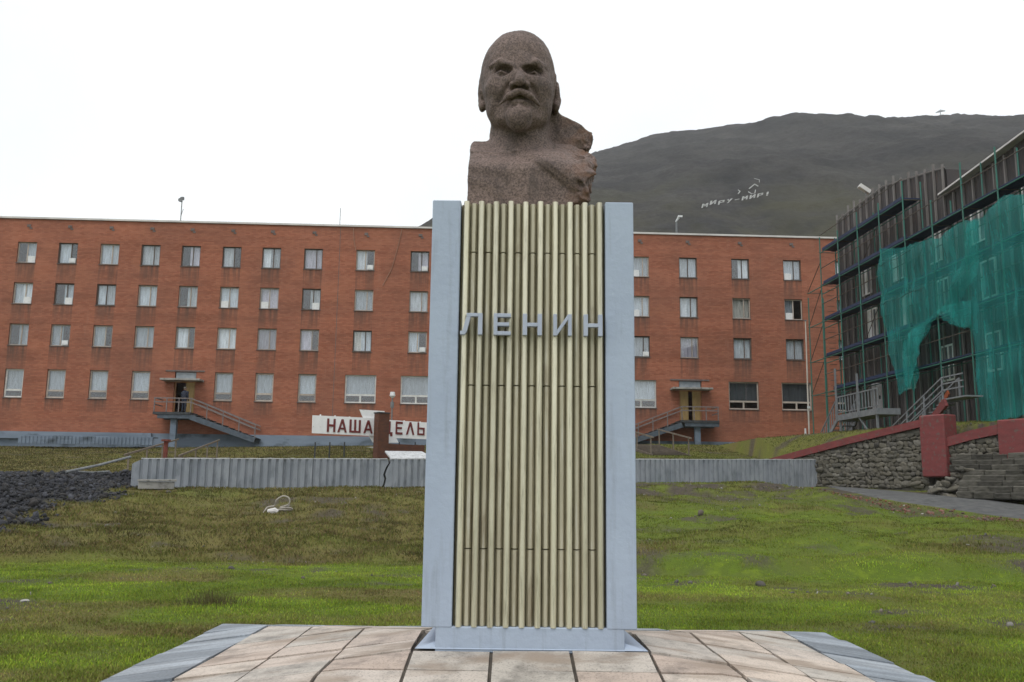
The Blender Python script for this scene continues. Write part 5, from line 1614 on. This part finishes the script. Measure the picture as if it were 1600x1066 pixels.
tp = nt.nodes.new('ShaderNodeBsdfTransparent'); tp.inputs['Color'].default_value = (0.62, 0.95, 0.90, 1)
mx2 = nt.nodes.new('ShaderNodeMixShader')
hol = ramp(nt, noise_node(nt, 1.3, 6, (1, 1, .5)), [(0.32, 0.46), (0.68, 0.70)])
nt.links.new(hol, mx2.inputs['Fac'])
nt.links.new(mx.outputs[0], mx2.inputs[1]); nt.links.new(tp.outputs[0], mx2.inputs[2])
nt.links.new(mx2.outputs[0], nt.nodes['Material Output'].inputs['Surface'])
def net_piece(name, px, fold, seed, y0=-0.10):
    P = [dl(*q) for q in px]
    # rounded outline between the measured corners
    bd, n = [], len(P)
    for i in range(n):
        a, c = Vector(P[i]), Vector(P[(i + 1) % n])
        k = max(1, int((c - a).length / 0.22))
        nv = Vector((-(c - a).y, (c - a).x)).normalized() if (c - a).length else Vector((0, 0))
        for s in range(k):
            u = s / k
            bd.append(a + (c - a) * u + nv * 0.035 * sin(u * 17 + i * 2))
    xs = [p[0] for p in bd]; zs_ = [p[1] for p in bd]
    ins = []
    for x in np.arange(min(xs), max(xs), 0.16):
        for z in np.arange(min(zs_), max(zs_), 0.24):
            ins.append(Vector((x + 0.03 * sin(z * 9), z + 0.04 * sin(x * 7))))
    m = len(bd)
    vs, es, fs, *_ = delaunay_2d_cdt(bd + ins, [], [list(range(m))], 1, 1e-4)
    r = random.Random(seed)
    ph = [r.uniform(0, 6) for _ in range(6)]
    out = []
    for v in vs:
        x, z = v
        y = y0 + fold * (0.7 * sin(x * 4.1 + ph[0] + 0.3 * sin(z * .5)) + 0.35 * sin(x * 10.7 + z * 0.15 + ph[1]) + 0.25 * sin(z * 1.1 + x * .5 + ph[2]))
        y -= 0.16 * max(0, 1 - abs(((z - 4.9 + 20 * 2.15) % 2.15) - 1.07) / 1.07) * (0.5 + 0.5 * sin(x * 1.9 + ph[3]))
        out.append((x, min(y, -0.05), z + dz))
    me = bpy.data.meshes.new(name)
    me.from_pydata(out, [], [tuple(f) for f in fs])
    me.materials.append(net_m)
    me.polygons.foreach_set('use_smooth', [True] * len(me.polygons))
    return link(name, me, net)
net = thing('debris_net', 'green debris net with a torn opening draped over the scaffolding at right', 'net', (DQ.x, DQ.y, 4.0), drz)
net_piece('net_sheet', [(1378, 388), (1379, 400), (1377, 440), (1385, 490), (1393, 540), (1402, 590), (1409, 617), (1425, 608), (1437, 612), (1441, 590), (1437, 560), (1446, 535), (1458, 512), (1471, 489), (1482, 484), (1500, 476), (1530, 430), (1534, 345), (1515, 345), (1504, 348), (1486, 362), (1470, 374), (1459, 372), (1440, 378), (1415, 387), (1395, 389)], 0.055, 1)
net_piece('net_sheet', [(1520, 350), (1512, 400), (1498, 440), (1485, 468), (1475, 486), (1492, 497), (1512, 511), (1524, 514), (1528, 522), (1532, 560), (1536, 610), (1541, 664), (1565, 659), (1612, 649), (1700, 630), (1700, 270), (1630, 296), (1600, 304), (1576, 306), (1560, 322), (1545, 336), (1530, 343)], 0.055, 2, -0.16)
net_piece('net_flap', [(1471, 489), (1478, 483), (1500, 474), (1528, 470), (1529, 506), (1524, 514), (1505, 512), (1488, 500)], 0.10, 3, -0.30)
net_piece('net_flap', [(1470, 490), (1455, 518), (1447, 545), (1440, 585), (1435, 608), (1424, 604), (1419, 575), (1420, 530), (1440, 512)], 0.10, 4, -0.28)
rope = mat('net_rope', (0.01, 0.06, 0.055), rough=0.8)
for z in (8.9, 6.9, 4.8):
    a = 10.2 if z < 9 else 10.4
    part('rope', MB().tube([(a + k * 0.6, -0.27 - 0.03 * sin(k), z - 0.5 + dz + 0.06 * sin(k * 1.7)) for k in range(8 if z < 8 else 6)], 0.018, 5), rope, net)

# ---------------------------------------------------------------- metal stairs by the dark building
galv = mat('galvanised_steel', (0.22, 0.235, 0.25), (0.16, 0.17, 0.185), 5, rough=0.5)
t = thing('metal_platform', 'grey metal platform with baluster railing and a short stair below the scaffolding', 'platform', (DQ.x, DQ.y, 4.0), drz, None)
ya, yb = -1.5, -0.35
zf = 1.02 + dz
part('deck', MB().box(7.0, 11.6, ya, yb, zf - 0.30, zf), galv, t)
part('leg', MB().box(7.1, 7.2, ya + .05, ya + .15, -1.0, zf - .303), galv, t)
part('leg', MB().box(11.3, 11.4, ya + .05, ya + .15, -1.0, zf - .303), galv, t)
part('brace', MB().bar((9.4, ya + .1, zf - .32), (11.3, ya + .1, -.6), .06), galv, t)
part('rail', MB().bar((7.0, ya + .04, zf + .95), (11.6, ya + .04, zf + .95), .05, .06), galv, t)
part('rail', MB().bar((7.0, ya + .04, zf + .12), (11.6, ya + .04, zf + .12), .04, .04), galv, t)
for x in np.arange(7.0, 11.7, 0.33):
    part('baluster', MB().box(x - .02, x + .02, ya + .02, ya + .06, zf + .14, zf + .92), galv, t)
for x in (7.0, 9.6):
    part('post', MB().box(x - .05, x + .05, ya - .06, ya + .015, zf - .2, zf + (2.5 if x < 8 else 1.9)), galv, t)
for y in (ya + .04, yb - .04):
    part('stringer', MB().bar((7.0, y, zf - .15), (4.7, y, -.5), .06, .22), galv, t)
    part('rail', MB().bar((7.0, y, zf + .95), (4.7, y, .45), .05, .06), galv, t)
    for k in range(1, 9):
        f = k / 8.0
        x = 7.0 - 2.3 * f; z = zf - .1 + (-.45 - zf) * f
        part('baluster', MB().box(x - .02, x + .02, y - .02, y + .02, z, z + 1.0), galv, t)
for k in range(7):
    f = (k + .5) / 7
    part('tread', MB().box(7.0 - 2.3 * f - .16, 7.0 - 2.3 * f + .16, ya + .08, yb - .08, zf - .2 + (-.45 - zf) * f, zf - .16 + (-.45 - zf) * f), galv, t)
t = thing('metal_staircase', 'grey metal staircase with long rails and a red beam rising behind the red pier', 'staircase', (DQ.x, DQ.y, 4.0), drz)
ya, yb = -1.15, -0.40
A, B = (12.2, -0.85), (16.9, 0.95)
for y in (ya, yb):
    for h in (0.90, 0.62, 0.36):
        if y == yb and h < .8: continue
        part('rail', MB().bar((A[0], y, A[1] + h + dz), (B[0], y, B[1] + h + dz), .045, .055), galv, t)
    for k in range(4):
        f = k / 3
        x, z = A[0] + (B[0] - A[0]) * f, A[1] + (B[1] - A[1]) * f + dz
        part('post', MB().box(x - .035, x + .035, y - .03, y + .03, z - .1, z + .9), galv, t)
for h in (0.9, .62, .36):
    part('rail', MB().bar((B[0], ya, B[1] + h + dz), (B[0] + 1.6, ya, B[1] + h + dz), .045, .055), galv, t)
for k in range(14):
    f = (k + .5) / 14
    x, z = A[0] + (B[0] - A[0]) * f, A[1] + (B[1] - A[1]) * f + dz
    part('tread', MB().box(x - .15, x + .19, ya + .05, yb - .05, z - .04, z), galv, t)
part('landing', MB().box(B[0] + .05, B[0] + 1.7, ya, yb, B[1] + dz - .06, B[1] + dz), galv, t)
part('beam', MB().bar((14.4, ya - .05, -.75 + dz), (17.2, ya - .05, .78 + dz), .12, .34), red_m, t)
o = link('orange_sheet', MB().bar((0, 0, 0), (.75, 0, .55), .05, .22).mesh('orange_sheet', mat('orange_plastic', (0.36, 0.09, 0.035), rough=.6)), None, tuple(DQ + DE * 15.9 + DI * -.75 + Vector((0, 0, .72))), drz)
tag(o, 'small orange board leaning on the upper metal stair treads', 'board')

# ---------------------------------------------------------------- white letters and signs on the mountainside
def hill_hit(px, py):
    d = ray(px, py); s = 110.0
    while s < 900:
        P = CAM + d * s
        if P.z < float(hill_z(np.array([P.x]), np.array([P.y]))[0]): return P
        s += 1.0
    return P
A_, B_ = hill_hit(1097, 328), hill_hit(1207, 307)
hb = thing('hillside_slogan', 'white letters МИРУ-МИР! standing on stakes across the dark mountainside', 'sign', tuple(A_), math.atan2(B_.y - A_.y, B_.x - A_.x))
hl = (B_ - A_).to_2d().length
slope = (B_.z - A_.z) / hl
hw_m = mat('white_hill_letters', (0.50, 0.50, 0.49), rough=0.8)
txt = 'МИРУ-МИР!'
hh = 1.25 * hl / 29
for i, ch in enumerate(txt):
    x = hl * i / len(txt)
    w = hl / len(txt) * 0.66
    mb = letter_mb(ch, 0, w, 0, hh, 0, 0.3)
    G = MW[hb.name] @ Vector((x + w / 2, 0, 0))
    zl = max(slope * (x + w / 2) + 0.35, float(hill_z(np.array([G.x]), np.array([G.y]))[0]) - A_.z)
    mb.v = [(x + vx + vz * 0.35, vy, vz + slope * (vx - w / 2) + zl + 0.25) for vx, vy, vz in mb.v]
    part('letter', mb, hw_m, hb)
def hill_shape(name, label, cat, px, w):
    P = [hill_hit(*q) for q in px]
    c = P[0]
    o = link(name, MB().tube([tuple(p - c + Vector((0, -0.4, 0.5))) for p in P], w, 5).mesh(name, hw_m), None, tuple(c))
    tag(o, label, cat)
hill_shape('hillside_emblem', 'white mountain-peak outline above the hillside letters', 'emblem', [(1170, 298), (1176, 293), (1179, 291), (1184, 294)], 0.17)
hill_shape('hillside_emblem', 'white hook-shaped outline left of the peak outline on the mountainside', 'emblem', [(1153, 300), (1156, 302), (1153, 306)], 0.15)
hill_shape('hillside_emblem', 'white bird-like outline between the peak outline and the hillside letters', 'emblem', [(1169, 303), (1174, 306), (1179, 305), (1180, 300)], 0.13)
hill_shape('hillside_emblem', 'faint white corner outline highest above the hillside letters', 'emblem', [(1178, 282), (1186, 284), (1186, 288)], 0.08)
p = atY(1470, 188, HY - 4); p.z = float(hill_z(np.array([p.x]), np.array([p.y]))[0])
t = thing('summit_mast', 'tiny pale radar mast on the mountain summit, faint in the mist', 'mast', tuple(p))
pale2 = mat('pale_mast_paint', (0.42, 0.44, 0.46), rough=.7)
part('pole', MB().tube([(0, 0, -4), (0, 0, 7.0)], 0.35, 6), pale2, t)
part('dish', MB().tube([(-3.4, 0, 6.0), (0, 0, 7.6), (3.8, 0, 7.6)], [.35, 1.0, .35], 6), pale2, t)

# ---------------------------------------------------------------- thin mist in the air
hz_m = bpy.data.materials.new('mist'); hz_m.use_nodes = True
nt = hz_m.node_tree; nt.nodes.clear()
o_ = nt.nodes.new('ShaderNodeOutputMaterial'); pv = nt.nodes.new('ShaderNodeVolumePrincipled')
pv.inputs['Color'].default_value = (0.93, 0.95, 0.97, 1)
pv.inputs['Density'].default_value = 0.00019
pv.inputs['Anisotropy'].default_value = 0.0
nt.links.new(pv.outputs[0], o_.inputs['Volume'])
stuff(link('haze', MB().box(-1100, 1100, -1100, 1200, -40, 330).mesh('haze', hz_m)))
# ---------------------------------------------------------------- the stone bust (distance field turned into one carved mesh)
def surface_nets(f, org, h):
    """quads on the zero level of the array f"""
    ins = f < 0
    nx, ny, nz = f.shape
    acc = np.zeros((nx - 1, ny - 1, nz - 1, 3))
    cnt = np.zeros((nx - 1, ny - 1, nz - 1))
    cor = [(i, j, k) for i in (0, 1) for j in (0, 1) for k in (0, 1)]
    sl = lambda c: f[c[0]:nx - 1 + c[0], c[1]:ny - 1 + c[1], c[2]:nz - 1 + c[2]]
    for a in cor:
        for ax in range(3):
            if a[ax]:
                continue
            b = list(a); b[ax] = 1
            fa, fb = sl(a), sl(b)
            cr = (fa < 0) != (fb < 0)
            t = np.where(cr, fa / np.where(cr, fa - fb, 1), 0)
            for q in range(3):
                acc[..., q] += np.where(cr, a[q] + (t if q == ax else 0), 0)
            cnt += cr
    act = cnt > 0
    idx = -np.ones(act.shape, np.int64)
    idx[act] = np.arange(act.sum())
    base = np.argwhere(act)
    v = (base + acc[act] / cnt[act][:, None]) * h + np.array(org)
    quads = []
    for ax in range(3):
        o1, o2 = (ax + 1) % 3, (ax + 2) % 3
        s0 = [slice(0, n) for n in f.shape]; s1 = list(s0)
        s0[ax] = slice(0, f.shape[ax] - 1); s1[ax] = slice(1, f.shape[ax])
        A, B = ins[tuple(s0)], ins[tuple(s1)]
        e = np.argwhere(A != B)
        e = e[(e[:, o1] > 0) & (e[:, o2] > 0) & (e[:, o1] < f.shape[o1] - 1) & (e[:, o2] < f.shape[o2] - 1)]
        fl = A[tuple(e.T)]
        d1, d2 = np.eye(3, dtype=int)[o1], np.eye(3, dtype=int)[o2]
        q = np.stack([idx[tuple((e - d1 - d2).T)], idx[tuple((e - d2).T)], idx[tuple(e.T)], idx[tuple((e - d1).T)]], 1)
        q[~fl] = q[~fl][:, ::-1]
        quads.append(q)
    return v, np.concatenate(quads)

def build_bust():
    h = 0.0085
    lo, hi = np.array((-0.66, -0.06, 3.455)), np.array((0.66, 1.02, 5.26))
    n = np.ceil((hi - lo) / h).astype(int)
    X, Y, Z = np.meshgrid(*[lo[i] + np.arange(n[i]) * h for i in range(3)], indexing='ij')
    X, Y, Z = X.astype(np.float32), Y.astype(np.float32), Z.astype(np.float32)
    def ell(c, r, x=None, y=None, z=None):
        x, y, z = X if x is None else x, Y if y is None else y, Z if z is None else z
        k = np.sqrt(((x - c[0]) / r[0]) ** 2 + ((y - c[1]) / r[1]) ** 2 + ((z - c[2]) / r[2]) ** 2)
        return (k - 1) * min(r)
    def cap(a, b, ra, rb):
        a, b = np.array(a, np.float32), np.array(b, np.float32)
        d = b - a
        t = np.clip(((X - a[0]) * d[0] + (Y - a[1]) * d[1] + (Z - a[2]) * d[2]) / d.dot(d), 0, 1)
        return np.sqrt((X - a[0] - t * d[0]) ** 2 + (Y - a[1] - t * d[1]) ** 2 + (Z - a[2] - t * d[2]) ** 2) - (ra + (rb - ra) * t)
    def rbox(c, r, q, x=None, y=None, z=None):
        x, y, z = X if x is None else x, Y if y is None else y, Z if z is None else z
        dx, dy, dz = np.abs(x - c[0]) - r[0] + q, np.abs(y - c[1]) - r[1] + q, np.abs(z - c[2]) - r[2] + q
        return np.sqrt(np.maximum(dx, 0) ** 2 + np.maximum(dy, 0) ** 2 + np.maximum(dz, 0) ** 2) + np.minimum(np.maximum(dx, np.maximum(dy, dz)), 0) - q
    def su(a, b, k):
        t = np.clip(0.5 + 0.5 * (b - a) / k, 0, 1)
        return b + (a - b) * t - k * t * (1 - t)
    def sub(a, b, k):
        return -su(-a, b, k)
    def sint(a, b, k):
        return -su(-a, -b, k)
    def n3(s, seed):
        """cheap 3-D noise about -1..1"""
        r = np.random.default_rng(seed)
        t = np.zeros_like(X)
        for _ in range(7):
            w = r.normal(size=3); w *= s * r.uniform(0.6, 1.5) / np.linalg.norm(w)
            t += np.sin(X * w[0] + Y * w[1] + Z * w[2] + r.uniform(0, 6.28))
        return t / 4.0
    c = -0.113                                     # middle of the face
    Xr = np.abs(X - c)                             # mirrored coordinate
    def sell(p, r):
        return ell((p[0], p[1], p[2]), r, x=Xr)
    def scap(a, b, ra, rb):
        a, b = np.array(a, np.float32), np.array(b, np.float32)
        d = b - a
        t = np.clip(((Xr - a[0]) * d[0] + (Y - a[1]) * d[1] + (Z - a[2]) * d[2]) / d.dot(d), 0, 1)
        return np.sqrt((Xr - a[0] - t * d[0]) ** 2 + (Y - a[1] - t * d[1]) ** 2 + (Z - a[2] - t * d[2]) ** 2) - (ra + (rb - ra) * t)
    # skull, face, jaw
    f = ell((c - 0.020, 0.54, 4.755), (0.324, 0.40, 0.325))
    f = su(f, ell((c - 0.012, 0.46, 4.60), (0.292, 0.33, 0.30)), 0.08)   # sides down to the ears
    f = su(f, ell((c - 0.008, 0.43, 4.868), (0.268, 0.30, 0.266)), 0.12)          # high forehead
    f = su(f, ell((c, 0.36, 4.55), (0.262, 0.265, 0.34)), 0.10)          # face
    f = su(f, sell((0.165, 0.27, 4.565), (0.085, 0.10, 0.085)), 0.09)    # cheekbones
    f = su(f, sell((0.155, 0.38, 4.40), (0.108, 0.16, 0.110)), 0.08)        # jaw
    f = su(f, ell((c, 0.31, 4.300), (0.185, 0.18, 0.105)), 0.08)        # lower jaw
    f = su(f, ell((c, 0.165, 4.262), (0.104, 0.105, 0.092)), 0.055)
    f = sub(f, sell((0.205, 0.155, 4.335), (0.055, 0.06, 0.085)), 0.05)   # hollows beside the beard       # chin with its beard
    f = su(f, ell((c, 0.150, 4.190), (0.070, 0.065, 0.062)), 0.06)
    # brows, frown; eye sockets, lids, eyeballs (the head is turned a touch, so they sit left of the nose)
    Xm = Xr
    Xr = np.abs(X - (c - 0.018))
    f = su(f, scap((0.045, 0.118, 4.682), (0.150, 0.135, 4.742), 0.022, 0.022), 0.024)
    f = su(f, scap((0.150, 0.135, 4.742), (0.235, 0.205, 4.730), 0.022, 0.014), 0.024)
    f = su(f, ell((c, 0.132, 4.700), (0.045, 0.030, 0.06)), 0.03)
    f = sub(f, ell((0.140, 0.118, 4.658), (0.104, 0.082, 0.050), x=Xr), 0.012)
    f = su(f, ell((0.142, 0.196, 4.620), (0.064, 0.056, 0.040), x=Xr), 0.008)
    f = su(f, scap((0.072, 0.166, 4.636), (0.142, 0.138, 4.652), 0.010, 0.011), 0.006)
    f = su(f, scap((0.142, 0.138, 4.652), (0.216, 0.188, 4.630), 0.011, 0.009), 0.006)
    f = su(f, scap((0.078, 0.160, 4.592), (0.205, 0.178, 4.594), 0.010, 0.011), 0.010)
    f = sub(f, ell((0.142, 0.136, 4.618), (0.012, 0.010, 0.012), x=Xr), 0.005)
    Xr = Xm
    # nose
    f = su(f, cap((c, 0.150, 4.665), (c, 0.036, 4.535), 0.030, 0.042), 0.018)
    f = su(f, ell((c, 0.036, 4.515), (0.044, 0.045, 0.036)), 0.020)
    f = su(f, sell((0.058, 0.086, 4.508), (0.032, 0.050, 0.030)), 0.014)
    f = sub(f, sell((0.034, 0.066, 4.478), (0.017, 0.026, 0.018)), 0.010)
    # naso-labial folds, mouth, moustache, lower lip, beard edge
    f = sub(f, scap((0.095, 0.115, 4.520), (0.165, 0.165, 4.400), 0.014, 0.008), 0.035)
    f = su(f, scap((0.012, 0.066, 4.446), (0.085, 0.084, 4.416), 0.028, 0.026), 0.008)
    f = su(f, scap((0.085, 0.084, 4.416), (0.166, 0.144, 4.362), 0.025, 0.011), 0.008)
    f = sub(f, scap((0.0, 0.072, 4.390), (0.100, 0.116, 4.368), 0.008, 0.007), 0.010)
    f = su(f, ell((c, 0.122, 4.368), (0.070, 0.040, 0.022)), 0.010)
    f = sub(f, scap((0.0, 0.070, 4.398), (0.110, 0.112, 4.372), 0.010, 0.008), 0.008)
    f = sub(f, cap((c - 0.05, 0.098, 4.312), (c + 0.05, 0.098, 4.312), 0.014, 0.014), 0.03)
    f = su(f, ell((c, 0.105, 4.255), (0.085, 0.045, 0.055)), 0.035)
    # hair round the back and sides
    hair = ell((c - 0.010, 0.62, 4.74), (0.350, 0.35, 0.34))
    hair = sint(hair, 0.405 + 0.42 * np.maximum(Z - 4.78, 0) - Y, 0.03)
    hair = sint(hair, Z - (4.98 + 0.15 * (Y - 0.5)), 0.06)
    f = su(f, hair, 0.018)
    f = su(f, scap((0.295, 0.40, 4.74), (0.283, 0.385, 4.56), 0.030, 0.018), 0.025)  # sideburns
    # ears
    er = ell((0.330, 0.53, 4.61), (0.040, 0.085, 0.135), x=Xr)
    er = sub(er, ell((0.360, 0.50, 4.615), (0.022, 0.045, 0.075), x=Xr), 0.012)
    er = su(er, ell((0.318, 0.49, 4.50), (0.032, 0.045, 0.045), x=Xr), 0.02)
    f = su(f, er, 0.02)
    # neck
    f = su(f, cap((c, 0.56, 4.45), (c + 0.02, 0.55, 4.02), 0.245, 0.290), 0.030)
    f = su(f, scap((0.225, 0.54, 4.42), (0.08, 0.32, 4.06), 0.030, 0.026), 0.04)
    # block of the chest, rough-hewn on the right and behind
    bl = rbox((0.0, 0.50, 3.80), (0.530, 0.40, 0.40), 0.03)
    cut = np.maximum((Z - 4.14) * 0.74 - (Y - 0.45) * 0.67 + 0.12 * np.clip(X - 0.1, 0, 1), Z - 4.17)
    bl = sint(bl, cut, 0.04)
    # the front falls away below a diagonal lapel
    lap = ((X + 0.10) * 0.62 + (Z - 3.93) * 0.78)
    bl = bl - 0.045 * np.clip(lap * 12 + 0.2, 0, 1) * np.clip((0.42 - Y) * 5, 0, 1)
    bl = bl - 0.012 * np.clip(1 - np.abs(Z - 3.985 - 0.10 * np.abs(X + 0.30)) / 0.02, 0, 1) * (X < -0.12) * (Y < 0.3)
    rock = np.clip((X - 0.30 + 0.10 * np.clip(4.0 - Z, 0, 0.5) + 0.08 * n3(6, 3)) * 7, 0, 1)
    rock = np.maximum(rock, np.clip((Y - 0.62) * 6, 0, 1) * (Z < 4.35))
    rough = (np.abs(n3(10, 1)) - 0.35) * 0.065 + np.abs(n3(24, 2)) * 0.050 + np.abs(n3(55, 4)) * 0.024 + np.abs(n3(100, 7)) * 0.012
    stub = rbox((0.335, 0.74, 4.22), (0.205, 0.17, 0.27), 0.02, x=X - 0.0, z=Z + 0.52 * np.clip(X - 0.22, -0.3, 0.4))
    bl = su(bl, stub, 0.03)
    bl = sint(bl, X - (0.560 - 0.22 * np.clip(3.95 - Z, 0, 1)), 0.03)
    bl = bl + rough * rock
    f2 = su(f, bl, 0.05)
    # V where the shirt front meets the neck
    f2 = f2 + 0.006 * np.clip(1 - np.abs(lap) / 0.02, 0, 1) * (Z < 4.02) * (Y < 0.45)
    f2 = f2 + n3(30, 9) * 0.0030 + n3(70, 10) * 0.0022 + n3(140, 12) * 0.0014
    f2 = np.maximum(f2, 3.474 - Z)
    v, q = surface_nets(f2, lo, h)
    # light smoothing keeps the carving crisp but removes the grid
    return v, q

granite, nt, b = _nodes('granite')
g1 = ramp(nt, noise_node(nt, 3, 6), [(0.35, (0.172, 0.124, 0.108)), (0.65, (0.116, 0.085, 0.076))])
g2 = ramp(nt, noise_node(nt, 62, 4, rough=0.75), [(0.36, 0.45), (0.50, 1.0), (0.64, 1.55)])
g3 = mixc(nt, 1.0, g1, g2, 'MULTIPLY')
g4 = ramp(nt, noise_node(nt, 6, 6, (1.6, 1.6, 0.5)), [(0.52, 0.0), (0.68, 1.0)])
g5 = mixc(nt, mixc(nt, 1.0, g4, (0.45, 0.45, 0.45), 'MULTIPLY'), g3, (0.062, 0.050, 0.046))
tcg = nt.nodes.new('ShaderNodeTexCoord')
sx = nt.nodes.new('ShaderNodeSeparateXYZ')
nt.links.new(tcg.outputs['Object'], sx.inputs[0])
rr = nt.nodes.new('ShaderNodeMapRange')
rr.inputs['From Min'].default_value = 0.22
rr.inputs['From Max'].default_value = 0.50
nt.links.new(sx.outputs['X'], rr.inputs['Value'])
rust = mixc(nt, 1.0, rr.outputs['Result'], ramp(nt, noise_node(nt, 9, 6), [(0.42, 0.0), (0.60, 0.8)]), 'MULTIPLY')
g6 = mixc(nt, rust, g5, (0.165, 0.085, 0.052))
nt.links.new(g6, b.inputs['Base Color'])
b.inputs['Roughness'].default_value = 0.72
b.inputs['Specular IOR Level'].default_value = 0.3
bump(nt, b, noise_node(nt, 75, 5, rough=0.75), 0.4, 0.008)

bv, bq = build_bust()
bust = link('stone_bust', np_mesh('stone_bust', bv - np.array((0, 0.45, 3.475)), bq, granite), None, (0, 0.45, 3.475))
tag(bust, 'brown granite bust of a bald bearded man on top of the tall pedestal', 'bust')
